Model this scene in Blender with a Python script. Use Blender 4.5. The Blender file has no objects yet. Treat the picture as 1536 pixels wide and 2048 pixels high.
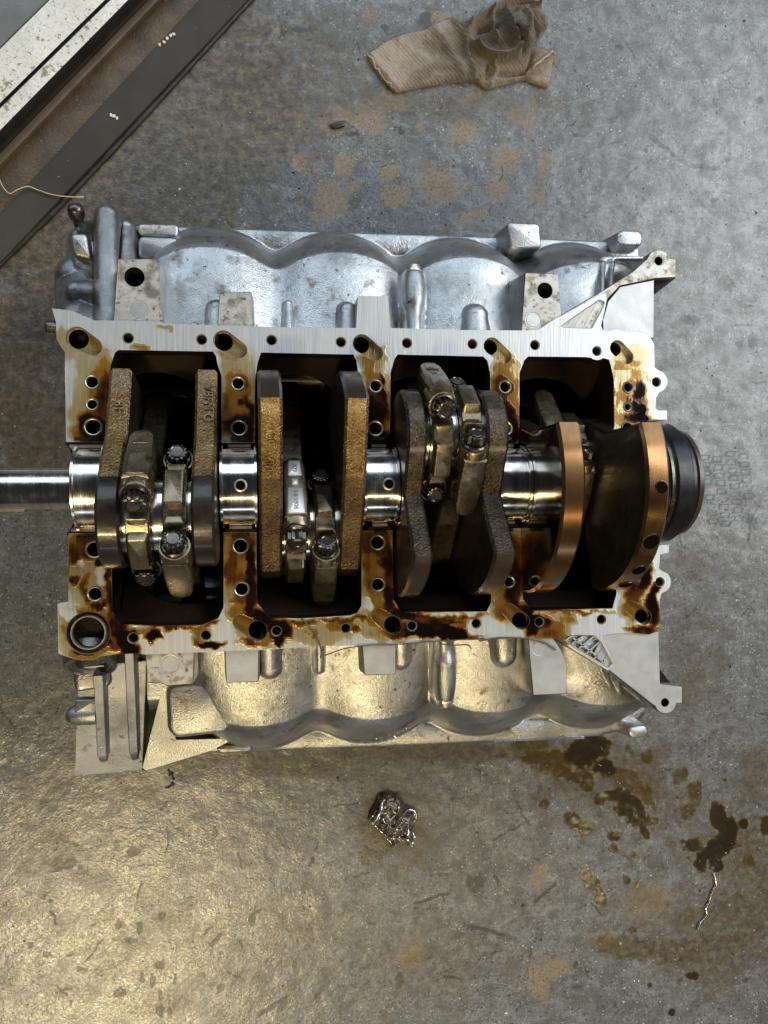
import bpy, bmesh, math, random
import numpy as np
from mathutils import Vector, Matrix
from mathutils.geometry import delaunay_2d_cdt

random.seed(4)
S = bpy.context.scene
COL = S.collection
H = 0.20                                   # height of the block's joint face above the floor
rad = math.radians

# ------------------------------------------------------------------ camera
FPX = 1547.0
CAM = (-0.0412, -9.28944, -0.86173, -0.08738877, -0.01798176, 0.56614852)
def rotm(a, b, c):
    ca, sa, cb, sb, cc, sc = math.cos(a), math.sin(a), math.cos(b), math.sin(b), math.cos(c), math.sin(c)
    Rx = np.array([[1, 0, 0], [0, ca, -sa], [0, sa, ca]])
    Ry = np.array([[cb, 0, sb], [0, 1, 0], [-sb, 0, cb]])
    Rz = np.array([[cc, -sc, 0], [sc, cc, 0], [0, 0, 1]])
    return Rz @ Ry @ Rx
RM = rotm(rad(CAM[0]), rad(CAM[1]), rad(CAM[2]))
CC = np.array([CAM[3], CAM[4], CAM[5] + H])
cam = bpy.data.objects.new('camera', bpy.data.cameras.new('camera'))
COL.objects.link(cam)
mw = Matrix([list(RM[0]) + [CC[0]], list(RM[1]) + [CC[1]], list(RM[2]) + [CC[2]], [0, 0, 0, 1]])
cam.matrix_world = mw
cam.data.sensor_fit = 'VERTICAL'; cam.data.sensor_height = 24; cam.data.lens = FPX / 2048 * 24
cam.data.clip_start = 0.01; cam.data.clip_end = 50
S.camera = cam

# ------------------------------------------------------------------ light
W = bpy.data.worlds.new('World'); S.world = W; W.use_nodes = True
W.node_tree.nodes['Background'].inputs[0].default_value = (0.80, 0.90, 1.0, 1)
W.node_tree.nodes['Background'].inputs[1].default_value = 0.025
def area(name, loc, target, sx, sy, power, color):
    l = bpy.data.lights.new(name, 'AREA'); l.shape = 'RECTANGLE'; l.size = sx; l.size_y = sy
    l.energy = power; l.color = color
    o = bpy.data.objects.new(name, l); COL.objects.link(o); o.location = loc
    o.rotation_euler = (Vector(target) - Vector(loc)).to_track_quat('-Z', 'Y').to_euler()
    return o
area('daylight_door', (-.1, 2.7, 2.25), (0, 0, .15), 7.5, 1.7, 104, (0.70, 0.85, 1.0))
area('ceiling_tube_warm', (-.78, -2.06, 2.75), (-.25, -.5, 0), 0.50, 0.20, 42, (1.0, 0.79, 0.41))
area('ceiling_tube_long', (0.15, -1.75, 2.70), (0.1, -.1, 0), 2.9, 0.12, 14, (1.0, 0.79, 0.42))
area('overhead_fill_neutral', (2.9, 1.1, 2.8), (0.3, -.1, 0), 2.4, 2.4, 132, (0.94, 0.975, 1.0))  # added overhead fill, no known fixture; brightens the joint face and right floor
area('window_strip', (0.0, -3.6, 1.35), (0, 0, .15), 3.6, 0.24, 9, (0.95, 0.97, 1.0))
S.view_settings.view_transform = 'Standard'; S.view_settings.look = 'None'
S.view_settings.exposure = 0.12; S.view_settings.gamma = 1.0

# ------------------------------------------------------------------ helpers
def P(px, py, z=0.0):
    """photo pixel -> world point on the level z (relative to the joint face)"""
    d = RM @ np.array([(px - 768) / FPX, -(py - 1024) / FPX, -1.0])
    t = (z + H - CC[2]) / d[2]
    return CC + d * t
def P2(px, py, z=0.0):
    q = P(px, py, z); return (q[0], q[1])
def PX(pts, z=0.0):
    return [P2(a, b, z) for a, b in pts]

def link(o, parent=None):
    COL.objects.link(o)
    if parent is not None:
        o.parent = parent
        off = Vector((0, 0, 0)); p = parent
        while p is not None:
            off += p.location; p = p.parent
        o.location = -off
    return o
def obj(name, me, mat=None, parent=None):
    o = bpy.data.objects.new(name, me)
    if mat is not None:
        for m in (mat if isinstance(mat, (list, tuple)) else [mat]):
            me.materials.append(m)
    return link(o, parent)
def thing(name, label, cat, loc=(0, 0, 0), group=None):
    o = bpy.data.objects.new(name, None); COL.objects.link(o); o.location = loc
    o.empty_display_size = .02
    o['label'] = label; o['category'] = cat
    if group: o['group'] = group
    return o
def tag(o, label=None, cat=None, group=None, kind=None):
    if label: o['label'] = label
    if cat: o['category'] = cat
    if group: o['group'] = group
    if kind: o['kind'] = kind
    return o
def mesh(name, v, f, smooth=None, mi=None):
    me = bpy.data.meshes.new(name)
    me.from_pydata([tuple(map(float, x)) for x in v], [], [tuple(int(i) for i in x) for x in f])
    if mi is not None:
        me.polygons.foreach_set('material_index', np.array(mi, dtype=np.int32))
    me.update()
    fin(me, smooth); return me
def fin(me, smooth):
    if smooth is not None:
        me.polygons.foreach_set('use_smooth', np.ones(len(me.polygons), dtype=bool))
        me.set_sharp_from_angle(angle=rad(smooth))
    me.update()
def fastmesh(name, co, tris=None, quads=None, smooth=True):
    """numpy mesh from coordinates and an (n,3) or (n,4) index array"""
    f = tris if tris is not None else quads
    k = f.shape[1]
    me = bpy.data.meshes.new(name)
    me.vertices.add(len(co)); me.vertices.foreach_set('co', np.ascontiguousarray(co, dtype=np.float32).ravel())
    me.loops.add(f.size); me.loops.foreach_set('vertex_index', f.astype(np.int32).ravel())
    me.polygons.add(len(f)); me.polygons.foreach_set('loop_start', np.arange(0, f.size, k, dtype=np.int32))
    me.polygons.foreach_set('loop_total', np.full(len(f), k, dtype=np.int32))
    me.update(calc_edges=True); me.validate()
    me.polygons.foreach_set('use_smooth', np.full(len(me.polygons), bool(smooth)))
    me.update(); return me
class MB:
    """collects shapes of ONE part into one mesh"""
    def __init__(s): s.v = []; s.f = []; s.m = []
    def add(s, v, f, m=0, M=None):
        o = len(s.v)
        if M is not None: v = [tuple(M @ Vector(x)) for x in v]
        s.v += [tuple(x) for x in v]; s.f += [tuple(i + o for i in q) for q in f]; s.m += [m] * len(f)
    def box(s, c, d, m=0, M=None):
        x, y, z = c; a, b, e = d[0] / 2, d[1] / 2, d[2] / 2
        v = [(x + i * a, y + j * b, z + k * e) for i in (-1, 1) for j in (-1, 1) for k in (-1, 1)]
        s.add(v, [(0, 1, 3, 2), (4, 6, 7, 5), (0, 4, 5, 1), (2, 3, 7, 6), (0, 2, 6, 4), (1, 5, 7, 3)], m, M)
    def lathe(s, prof, n=48, m=0, M=None, a0=0, a1=2 * math.pi):
        """prof: (axial, radius) pairs, axis = local x"""
        full = abs(a1 - a0 - 2 * math.pi) < 1e-6
        k = n if full else n + 1
        v = []
        for i in range(k):
            a = a0 + (a1 - a0) * i / n
            for (x, r) in prof: v.append((x, r * math.cos(a), r * math.sin(a)))
        L = len(prof); f = []
        for i in range(n):
            j = (i + 1) % k
            for q in range(L - 1):
                f.append((i * L + q, i * L + q + 1, j * L + q + 1, j * L + q))
        s.add(v, f, m, M)
    def tube(s, pts, r, n=8, m=0, M=None, caps=True):
        pts = [Vector(p) for p in pts]; rr = r if isinstance(r, (list, tuple)) else [r] * len(pts)
        v = []; prev = None
        for i, p in enumerate(pts):
            t = (pts[min(i + 1, len(pts) - 1)] - pts[max(i - 1, 0)]).normalized()
            if prev is None:
                u = t.orthogonal().normalized()
            else:
                u = (prev - t * prev.dot(t)).normalized()
            prev = u; w = t.cross(u)
            for j in range(n):
                a = 2 * math.pi * j / n
                v.append(tuple(p + (u * math.cos(a) + w * math.sin(a)) * rr[i]))
        f = []
        for i in range(len(pts) - 1):
            for j in range(n):
                k = (j + 1) % n
                f.append((i * n + j, i * n + k, (i + 1) * n + k, (i + 1) * n + j))
        if caps:
            f.append(tuple(reversed(range(n)))); f.append(tuple(range((len(pts) - 1) * n, len(pts) * n)))
        s.add(v, f, m, M)
    def prism(s, pts, z0, z1, m=0, M=None, bevel=0.0, draft=0.0, ms=None):
        """extrude an xy outline from z0 (low) up to z1; chamfered top, drafted sides"""
        pts = ccw(pts); n = len(pts); ms = m if ms is None else ms
        rings = []
        if bevel > 0:
            rings = [(offset(pts, draft), z0), (pts, z1 - bevel), (offset(pts, -bevel * .35), z1 - bevel * .3), (offset(pts, -bevel), z1)]
        else:
            rings = [(offset(pts, draft) if draft else pts, z0), (pts, z1)]
        v = []
        for q, z in rings: v += [(a, b, z) for a, b in q]
        f = []; mm = []
        for r in range(len(rings) - 1):
            for i in range(n):
                j = (i + 1) % n
                f.append((r * n + i, r * n + j, (r + 1) * n + j, (r + 1) * n + i))
        o = len(s.v)
        s.add(v, f, ms, M)
        k = (len(rings) - 1) * n
        s.add(v, [tuple(range(k, k + n))], m, M)
        s.add(v, [tuple(reversed(range(n)))], ms, M)
    def make(s, name, mat, parent=None, smooth=35):
        me = mesh(name, s.v, s.f, smooth, s.m)
        bm = bmesh.new(); bm.from_mesh(me)
        bmesh.ops.remove_doubles(bm, verts=bm.verts, dist=1e-6)
        loose = [v for v in bm.verts if not v.link_faces]
        bmesh.ops.delete(bm, geom=loose, context='VERTS')
        bm.to_mesh(me); bm.free()
        fin(me, smooth)
        return obj(name, me, mat, parent)
def ccw(p):
    a = sum(p[i][0] * p[(i + 1) % len(p)][1] - p[(i + 1) % len(p)][0] * p[i][1] for i in range(len(p)))
    return list(p) if a > 0 else list(reversed(p))
def offset(p, d):
    """move a ccw outline outwards by d"""
    n = len(p); out = []
    for i in range(n):
        a, b, c = np.array(p[i - 1][:2]), np.array(p[i][:2]), np.array(p[(i + 1) % n][:2])
        e1, e2 = b - a, c - b
        n1 = np.array([e1[1], -e1[0]]) / (np.linalg.norm(e1) + 1e-12)
        n2 = np.array([e2[1], -e2[0]]) / (np.linalg.norm(e2) + 1e-12)
        m = n1 + n2; L = np.linalg.norm(m)
        m = n1 if L < 1e-6 else m / L
        k = min(2.0, 1 / max(.3, float(m @ n1)))
        q = b + m * d * k; out.append((q[0], q[1]))
    return out
def roundpoly(pts, r, n=4):
    out = []
    N = len(pts)
    for i in range(N):
        a, b, c = (np.array(pts[(i + k) % N][:2], float) for k in (-1, 0, 1))
        la, lc = np.linalg.norm(a - b), np.linalg.norm(c - b)
        rr = min(r, la * .45, lc * .45)
        p0 = b + (a - b) / la * rr; p1 = b + (c - b) / lc * rr
        for k in range(n + 1):
            t = k / n
            out.append(tuple((1 - t) ** 2 * p0 + 2 * t * (1 - t) * b + t * t * p1))
    return out
def circ(c, r, n=24):
    return [(c[0] + r * math.cos(2 * math.pi * i / n), c[1] + r * math.sin(2 * math.pi * i / n)) for i in range(n)]
def arcpx(cx, cy, r, a0, a1, n=10):
    return [(cx + r * math.cos(rad(a0 + (a1 - a0) * i / n)), cy + r * math.sin(rad(a0 + (a1 - a0) * i / n))) for i in range(n + 1)]
def pill(c0, r0, c1, r1, n=12):
    c0, c1 = np.array(c0), np.array(c1); a = math.atan2(*(c1 - c0)[::-1])
    out = [tuple(c0 + r0 * np.array([math.cos(t), math.sin(t)])) for t in np.linspace(a + math.pi / 2, a + 1.5 * math.pi, n)]
    out += [tuple(c1 + r1 * np.array([math.cos(t), math.sin(t)])) for t in np.linspace(a - math.pi / 2, a + math.pi / 2, n)]
    return out
def inside(pts, loops):
    x, y = pts[:, 0], pts[:, 1]; r = np.zeros(len(pts), bool)
    for L in loops:
        L = np.array(L); A = L; B = np.roll(L, -1, 0)
        for (x0, y0), (x1, y1) in zip(A, B):
            if y0 == y1: continue
            c = (y0 > y) != (y1 > y)
            r ^= c & (x < (x1 - x0) * (y - y0) / (y1 - y0) + x0)
    return r
def cdt(outers, holes, step):
    """triangulate outers minus holes, with inner grid points; returns xy, tris"""
    loops = list(outers) + list(holes)
    V = []; E = []
    for L in loops:
        o = len(V); V += [Vector((a, b)) for a, b in L]
        E += [(o + i, o + (i + 1) % len(L)) for i in range(len(L))]
    if step:
        A = np.array([p for L in outers for p in L]); lo, hi = A.min(0), A.max(0)
        gx, gy = np.meshgrid(np.arange(lo[0], hi[0], step), np.arange(lo[1], hi[1], step))
        gx = gx + (np.arange(gx.shape[0]) % 2)[:, None] * step * .5
        g = np.stack([gx.ravel(), gy.ravel()], 1); g = g[inside(g, loops)]
        V += [Vector((float(a), float(b))) for a, b in g]
    r = delaunay_2d_cdt(V, E, [], 0, 1e-7)
    xy = np.array([(p[0], p[1]) for p in r[0]]); t = np.array([f for f in r[2] if len(f) == 3])
    c = xy[t].mean(1); t = t[inside(c, loops)]
    return xy, t
_rng = np.random.RandomState(11)
_LAT = _rng.rand(256, 256)
def vnoise(x, y, s):
    x = np.asarray(x) * s; y = np.asarray(y) * s
    xi, yi = np.floor(x).astype(int), np.floor(y).astype(int); fx, fy = x - xi, y - yi
    fx = fx * fx * (3 - 2 * fx); fy = fy * fy * (3 - 2 * fy)
    g = lambda a, b: _LAT[a & 255, b & 255]
    return (g(xi, yi) * (1 - fx) + g(xi + 1, yi) * fx) * (1 - fy) + (g(xi, yi + 1) * (1 - fx) + g(xi + 1, yi + 1) * fx) * fy
def fbm(x, y, s, n=4):
    r = 0; a = .5; t = 0
    for i in range(n):
        r = r + a * vnoise(x + 3.7 * i, y - 1.3 * i, s * 2 ** i); t += a; a *= .55
    return r / t
def sstep(a, b, x):
    t = np.clip((x - a) / (b - a), 0, 1); return t * t * (3 - 2 * t)
def segdist(x, y, pts):
    d = np.full(np.shape(x), 1e9)
    for (ax, ay), (bx, by) in zip(pts[:-1], pts[1:]):
        L = (bx - ax) ** 2 + (by - ay) ** 2 + 1e-18
        t = np.clip(((x - ax) * (bx - ax) + (y - ay) * (by - ay)) / L, 0, 1)
        d = np.minimum(d, np.hypot(x - ax - t * (bx - ax), y - ay - t * (by - ay)))
    return d
def set_color(me, name, rgba):
    a = me.color_attributes.new(name, 'FLOAT_COLOR', 'POINT')
    a.data.foreach_set('color', np.ascontiguousarray(rgba, dtype=np.float32).ravel())
def projpx(co):
    q = (co - CC) @ RM
    return 768 + FPX * q[:, 0] / -q[:, 2], 1024 - FPX * q[:, 1] / -q[:, 2]
def spline(pts, n=6):
    """Catmull-Rom through points"""
    p = [Vector(a) for a in pts]; out = []
    for i in range(len(p) - 1):
        a, b, c, d = p[max(i - 1, 0)], p[i], p[i + 1], p[min(i + 2, len(p) - 1)]
        for k in range(n):
            t = k / n
            out.append(.5 * ((2 * b) + (c - a) * t + (2 * a - 5 * b + 4 * c - d) * t * t + (3 * b - a - 3 * c + d) * t ** 3))
    out.append(p[-1]); return out

# ------------------------------------------------------------------ materials
class NT:
    def __init__(s, name):
        s.m = bpy.data.materials.new(name); s.m.use_nodes = True; s.t = s.m.node_tree
        s.b = s.t.nodes['Principled BSDF']; s._co = None
    def n(s, kind, **kw):
        x = s.t.nodes.new(kind)
        for k, v in kw.items(): setattr(x, k, v)
        return x
    def l(s, a, b): s.t.links.new(a, b)
    def put(s, sock, v):
        if isinstance(v, (int, float)): sock.default_value = v
        elif isinstance(v, (tuple, list)): sock.default_value = tuple(v) + ((1,) if len(v) == 3 and len(sock.default_value) == 4 else ())
        else: s.l(v, sock)
    def co(s, scale=(1, 1, 1)):
        if s._co is None: s._co = s.n('ShaderNodeNewGeometry').outputs['Position']
        if scale == (1, 1, 1): return s._co
        mp = s.n('ShaderNodeMapping'); mp.inputs['Scale'].default_value = scale; s.l(s._co, mp.inputs[0]); return mp.outputs[0]
    def noise(s, scale, detail=3, rough=.55, dist=0.0, vec=None):
        x = s.n('ShaderNodeTexNoise'); x.inputs['Scale'].default_value = scale; x.inputs['Detail'].default_value = detail
        x.inputs['Roughness'].default_value = rough; x.inputs['Distortion'].default_value = dist
        s.l(vec if vec is not None else s.co(), x.inputs['Vector']); return x.outputs['Fac']
    def wave(s, scale, axis='X', dist=1.0, dscale=1.0, vec=None):
        x = s.n('ShaderNodeTexWave', bands_direction=axis); x.inputs['Scale'].default_value = scale
        x.inputs['Distortion'].default_value = dist; x.inputs['Detail Scale'].default_value = dscale
        s.l(vec if vec is not None else s.co(), x.inputs['Vector']); return x.outputs['Fac']
    def voro(s, scale, feature='F1', vec=None):
        x = s.n('ShaderNodeTexVoronoi', feature=feature); x.inputs['Scale'].default_value = scale
        s.l(vec if vec is not None else s.co(), x.inputs['Vector']); return x.outputs['Distance']
    def math(s, op, a, b=0.0, clamp=False):
        x = s.n('ShaderNodeMath', operation=op, use_clamp=clamp); s.put(x.inputs[0], a); s.put(x.inputs[1], b); return x.outputs[0]
    def ramp(s, fac, stops):
        x = s.n('ShaderNodeValToRGB'); e = x.color_ramp.elements
        while len(e) < len(stops): e.new(.5)
        for q, (p, c) in zip(e, stops):
            q.position = p; q.color = tuple(c) + (1,) if not isinstance(c, (int, float)) else (c, c, c, 1)
        s.l(fac, x.inputs[0]); return x.outputs[0]
    def mix(s, fac, a, b, blend='MIX'):
        x = s.n('ShaderNodeMix', data_type='RGBA', blend_type=blend)
        s.put(x.inputs[0], fac); s.put(x.inputs[6], a); s.put(x.inputs[7], b); return x.outputs[2]
    def bump(s, h, strength=.3, dist=.001, normal=None):
        x = s.n('ShaderNodeBump'); x.inputs['Strength'].default_value = strength; x.inputs['Distance'].default_value = dist
        s.l(h, x.inputs['Height'])
        if normal is not None: s.l(normal, x.inputs['Normal'])
        s.l(x.outputs[0], s.b.inputs['Normal']); return x.outputs[0]
    def attr(s, name):
        x = s.n('ShaderNodeAttribute'); x.attribute_name = name; return x
    def set(s, **kw):
        for k, v in kw.items():
            s.put(s.b.inputs[{'color': 'Base Color', 'metal': 'Metallic', 'rough': 'Roughness', 'coat': 'Coat Weight',
                              'coatr': 'Coat Roughness', 'spec': 'Specular IOR Level', 'sheen': 'Sheen Weight', 'aniso': 'Anisotropic',
                              'trans': 'Transmission Weight', 'alpha': 'Alpha'}[k]], v)
        return s.m

def metal(name, c0, c1, metallic=.9, r0=.3, r1=.45, nscale=40, bscale=900, bstr=.25, bdist=.0006, coat=0.0, extra=None):
    t = NT(name)
    n = t.noise(nscale, 4)
    col = t.ramp(n, [(.3, c0), (.7, c1)])
    if extra:
        for sc, lo, hi, c in extra:
            col = t.mix(t.ramp(t.noise(sc, 5, .6), [(lo, 0), (hi, 1)]), col, c)
    t.set(color=col, metal=metallic, rough=t.ramp(t.noise(nscale * 3, 3), [(.3, r0), (.7, r1)]), coat=coat, coatr=.08)
    if bstr: t.bump(t.noise(bscale, 2, .6), bstr, bdist)
    return t.m

MAT = {}
MAT['cast'] = metal('cast_aluminium', (.37, .375, .38), (.52, .52, .52), .95, .27, .42, 22, 1000, .55, .0007,
                    extra=[(24, .50, .68, (.24, .24, .235)), (60, .58, .72, (.17, .155, .125)), (160, .64, .70, (.10, .09, .07))])
MAT['cast_dark'] = metal('cast_aluminium_oily', (.13, .13, .13), (.24, .24, .235), .85, .25, .42, 40, 900, .5, .0007, coat=.25)
MAT['pad'] = metal('stained_pad', (.36, .35, .32), (.60, .59, .56), .55, .42, .58, 60, 1500, .25, .0004,
                   extra=[(110, .52, .64, (.27, .225, .155)), (60, .53, .64, (.20, .19, .165)), (210, .58, .66, (.13, .115, .09))])
MAT['pad_clean'] = metal('clean_pad', (.38, .385, .39), (.50, .505, .505), .6, .38, .5, 50, 1500, .25, .0004,
                         extra=[(85, .6, .68, (.44, .43, .41))])
MAT['plug'] = metal('plug_face', (.42, .42, .42), (.56, .56, .56), .75, .4, .5, 90, 1200, .3, .0004)
MAT['bore'] = metal('hole_wall', (.06, .045, .03), (.18, .15, .12), .8, .2, .35, 90, 800, .2, .0004)
MAT['rim'] = metal('hole_rim', (.50, .45, .36), (.66, .62, .54), .85, .28, .4, 120, 800, .1, .0003)
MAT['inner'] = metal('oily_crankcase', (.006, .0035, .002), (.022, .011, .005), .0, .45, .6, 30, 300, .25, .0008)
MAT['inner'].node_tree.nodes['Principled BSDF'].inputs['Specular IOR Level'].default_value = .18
MAT['void'] = metal('hole_dark_disc', (.003, .0025, .002), (.006, .005, .004), 0, .9, .95, 30, 300, 0)  # flat black discs: the darkness inside uncut holes is painted
MAT['void'].node_tree.nodes['Principled BSDF'].inputs['Specular IOR Level'].default_value = .02
MAT['inner_red'] = metal('oily_casting_lip', (.10, .032, .012), (.17, .06, .022), .3, .2, .35, 50, 500, .3, .0008, coat=.5)
MAT['liner'] = metal('cylinder_liner', (.16, .13, .09), (.30, .25, .17), .9, .18, .3, 60, 700, .1, .0003)
MAT['web'] = metal('oily_forged_steel', (.014, .010, .007), (.034, .026, .018), .35, .26, .42, 60, 400, .22, .0006, coat=.25)
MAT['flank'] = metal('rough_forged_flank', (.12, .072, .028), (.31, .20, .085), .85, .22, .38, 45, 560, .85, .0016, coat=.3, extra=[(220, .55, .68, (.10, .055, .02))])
MAT['flank_mid'] = metal('rough_forged_flank_shaded', (.07, .044, .02), (.19, .122, .055), .8, .24, .42, 45, 620, .9, .0016, coat=.3)  # darker copy of the flank, its shade put into the colour
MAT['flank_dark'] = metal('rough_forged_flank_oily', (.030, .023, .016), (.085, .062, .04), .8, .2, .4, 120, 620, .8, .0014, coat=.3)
MAT['rim_brown'] = metal('turned_rim_brown', (.085, .055, .036), (.15, .10, .068), .85, .26, .36, 60, 900, .1, .0004)
MAT['rod'] = metal('oily_rod_steel', (.13, .105, .065), (.25, .20, .125), .9, .22, .38, 60, 700, .3, .0005, coat=.15, extra=[(140, .56, .70, (.07, .05, .03))])
MAT['bolt'] = metal('black_bolt_steel', (.07, .062, .052), (.15, .13, .11), .9, .2, .34, 200, 600, .15, .0003, coat=.12)
MAT['rubber'] = metal('black_seal_rubber', (.004, .004, .0045), (.010, .010, .011), 0, .28, .42, 60, 500, .15, .0005, coat=.08)
MAT['rubber'].node_tree.nodes['Principled BSDF'].inputs['Specular IOR Level'].default_value = .35
MAT['wire_dark'] = metal('dark_fibre', (.05, .04, .03), (.12, .09, .06), .1, .4, .5, 90, 500, 0)
MAT['wire_tan'] = metal('tan_wire', (.42, .33, .22), (.6, .5, .36), .5, .3, .45, 90, 500, 0)
MAT['solder'] = metal('bright_solder', (.7, .69, .66), (.85, .84, .8), .95, .14, .25, 200, 900, .3, .0004)
MAT['black'] = metal('black_chip', (.01, .01, .011), (.03, .03, .03), .0, .35, .5, 90, 500, .2, .0006)

# copper-brown turned counterweight rims
t = NT('copper_tinted_rim')
n = t.noise(26, 4, .6)
streak = t.noise(1.0, 3, .6, vec=t.co((1900, 60, 60)))
col = t.ramp(n, [(.30, (.125, .046, .024)), (.5, (.22, .118, .045)), (.7, (.22, .076, .045))])
col = t.mix(t.ramp(streak, [(.40, 0), (.70, .22)]), col, (.34, .20, .08))
t.set(color=col, metal=.9, rough=t.ramp(n, [(.3, .17), (.7, .28)]), coat=.15, coatr=.1)
t.bump(streak, .05, .0002); MAT['copper'] = t.m

# ground journals: fine rings, a few dull bands
t = NT('ground_journal')
ring = t.noise(1.0, 2, .6, vec=t.co((1500, 4, 4)))
band = t.noise(1.0, 2, .5, vec=t.co((190, 3, 3)))
col = t.mix(t.ramp(band, [(.42, 0), (.62, .65)]), (.74, .72, .69), (.46, .40, .33))
t.set(color=col, metal=1.0, rough=t.math('ADD', t.ramp(ring, [(.3, .08), (.75, .20)]), t.ramp(t.noise(60, 4, .65), [(.45, 0), (.75, .16)])))
t.bump(ring, .08, .0002); MAT['journal'] = t.m

MAT['thrust'] = metal('polished_thrust_face', (.30, .27, .23), (.42, .38, .32), 1.0, .07, .14, 30, 900, 0)
# machined joint face with oil film (mask painted per vertex: r = oil depth, g = milled arcs)
t = NT('machined_face')
a = t.attr('oil'); sep = t.n('ShaderNodeSeparateColor'); t.l(a.outputs['Color'], sep.inputs[0])
oil = t.math('ADD', sep.outputs[0], t.math('MULTIPLY', t.math('SUBTRACT', t.noise(260, 4, .6), .5), t.math('MULTIPLY', sep.outputs[0], .25)), True)
oil = t.math('ADD', oil, t.math('MULTIPLY', t.math('SUBTRACT', t.noise(1.0, 3, .6, vec=t.co((620, 34, 30))), .5), t.math('MULTIPLY', sep.outputs[0], .5)), True)
mill = t.wave(260, 'X', 1.6, 3.0)
mill2 = t.noise(1.0, 3, .6, vec=t.co((700, 26, 26)))
base = t.mix(t.ramp(mill2, [(.3, 0), (.7, 1)]), (.44, .465, .485), (.64, .66, .675))
base = t.mix(t.math('MULTIPLY', mill, .35), base, (.52, .53, .54))
base = t.mix(t.ramp(t.noise(70, 5, .6), [(.58, 0), (.72, .45)]), base, (.55, .52, .45))
ramp = t.ramp(oil, [(0.0, (1, 1, 1)), (.10, (.97, .94, .86)), (.15, (.86, .74, .48)), (.29, (.80, .60, .27)), (.35, (.62, .33, .06)), (.50, (.46, .19, .022)), (.56, (.24, .080, .012)), (.70, (.12, .036, .007)), (.77, (.035, .012, .004)), (.95, (.012, .005, .003))])
col = t.mix(1.0, base, ramp, 'MULTIPLY')
t.set(color=col, metal=t.ramp(oil, [(.2, .62), (.8, .25)]), rough=t.ramp(oil, [(0, .44), (.25, .30), (.6, .14), (1, .06)]),
      coat=t.ramp(oil, [(.08, 0), (.3, .9)]), coatr=.06)
hh = t.math('ADD', t.math('MULTIPLY', mill2, .5), t.math('MULTIPLY', mill, .25))
inv = t.math('SUBTRACT', 1.0, oil, True)
film = t.ramp(oil, [(.10, 0), (.15, .3), (.29, .34), (.35, .6), (.50, .64), (.56, .85), (.8, 1)])
t.bump(t.math('ADD', t.math('MULTIPLY', t.math('MULTIPLY', hh, inv), .3), film), .45, .0008); MAT['face'] = t.m

# plain machined wall of that face (no mask)
MAT['face_side'] = metal('machined_side', (.36, .36, .35), (.56, .56, .55), .7, .32, .45, 60, 900, .3, .0005)

# workshop floor: worn grey paint; mask r = worn-through tan, g = brown grime, b = oil, a = dark marks
t = NT('painted_concrete_floor')
a = t.attr('wear'); sep = t.n('ShaderNodeSeparateColor'); t.l(a.outputs['Color'], sep.inputs[0])
f1 = t.noise(9, 5, .6); f2 = t.noise(170, 4, .65); f3 = t.noise(620, 3, .6); f4 = t.noise(48, 5, .6)
base = t.ramp(f1, [(.3, (.130, .137, .142)), (.7, (.192, .200, .206))])
base = t.mix(t.ramp(f4, [(.44, 0), (.62, .85)]), base, (.082, .081, .079))
streaky = t.noise(1.0, 4, .7, 1.2, vec=t.co((260, 120, 200)))
base = t.mix(t.ramp(streaky, [(.52, 0), (.62, .7)]), base, (.085, .081, .076))
base = t.mix(t.ramp(f2, [(.50, 0), (.64, .7)]), base, (.088, .084, .078))
base = t.mix(t.ramp(f3, [(.57, 0), (.63, .85)]), base, (.04, .038, .034))
base = t.mix(t.ramp(t.noise(300, 3, .6), [(.63, 0), (.70, .6)]), base, (.30, .30, .295))
gate = t.noise(22, 4, .65)
def dots(sc, rr, col_, thr, amt=.9):
    global base
    d_ = t.voro(sc); base = t.mix(t.math('MULTIPLY', t.ramp(d_, [(rr * .7, 1), (rr * 1.25, 0)]), t.ramp(gate, [(thr - .05, 0), (thr + .05, amt)])), base, col_)
dots(95, .13, (.03, .029, .028), .47); dots(150, .15, (.045, .043, .04), .42); dots(240, .20, (.05, .047, .043), .40, .8)
dots(120, .10, (.55, .55, .53), .50, .8); dots(205, .13, (.46, .46, .44), .46, .8); dots(62, .10, (.035, .034, .033), .5)
scuff = t.noise(1.0, 5, .75, 2.5, vec=t.co((60, 26, 40)))
base = t.mix(t.ramp(scuff, [(.55, 0), (.60, .45), (.64, 0)]), base, (.05, .048, .046))
base = t.mix(t.ramp(t.noise(1.0, 5, .75, 2.0, vec=t.co((22, 48, 40))), [(.56, 0), (.60, .35), (.63, 0)]), base, (.34, .345, .345))
def edge(ch, amt, lo, hi, sc=180):
    m = t.math('ADD', ch, t.math('MULTIPLY', t.math('SUBTRACT', t.noise(sc, 4, .65), .5), amt))
    return t.ramp(m, [(lo, 0), (hi, 1)])
rust = t.math('MULTIPLY', edge(sep.outputs[0], 1.9, .18, .62, 170), .85)
rcol = t.ramp(t.noise(420, 3, .7), [(.30, (.075, .056, .037)), (.46, (.185, .136, .086)), (.66, (.27, .205, .138))])
base = t.mix(rust, base, rcol)
grime = edge(sep.outputs[1], .8, .06, .62, 60)
base = t.mix(t.math('MULTIPLY', grime, .85), base, t.ramp(t.noise(130, 5, .72), [(.36, (.020, .013, .006)), (.5, (.062, .043, .021)), (.66, (.14, .105, .056))]))
mark = edge(a.outputs['Alpha'], 1.7, .30, .58, 240)
base = t.mix(t.math('MULTIPLY', mark, .85), base, (.042, .042, .042))
oilm = edge(sep.outputs[2], .75, .20, .55, 120)
ocol = t.ramp(sep.outputs[2], [(.35, (.085, .058, .016)), (.6, (.042, .027, .007)), (.9, (.018, .011, .004))])
base = t.mix(t.math('MULTIPLY', oilm, .93), base, ocol)
ro = t.ramp(f4, [(.3, .24), (.7, .42)])
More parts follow.
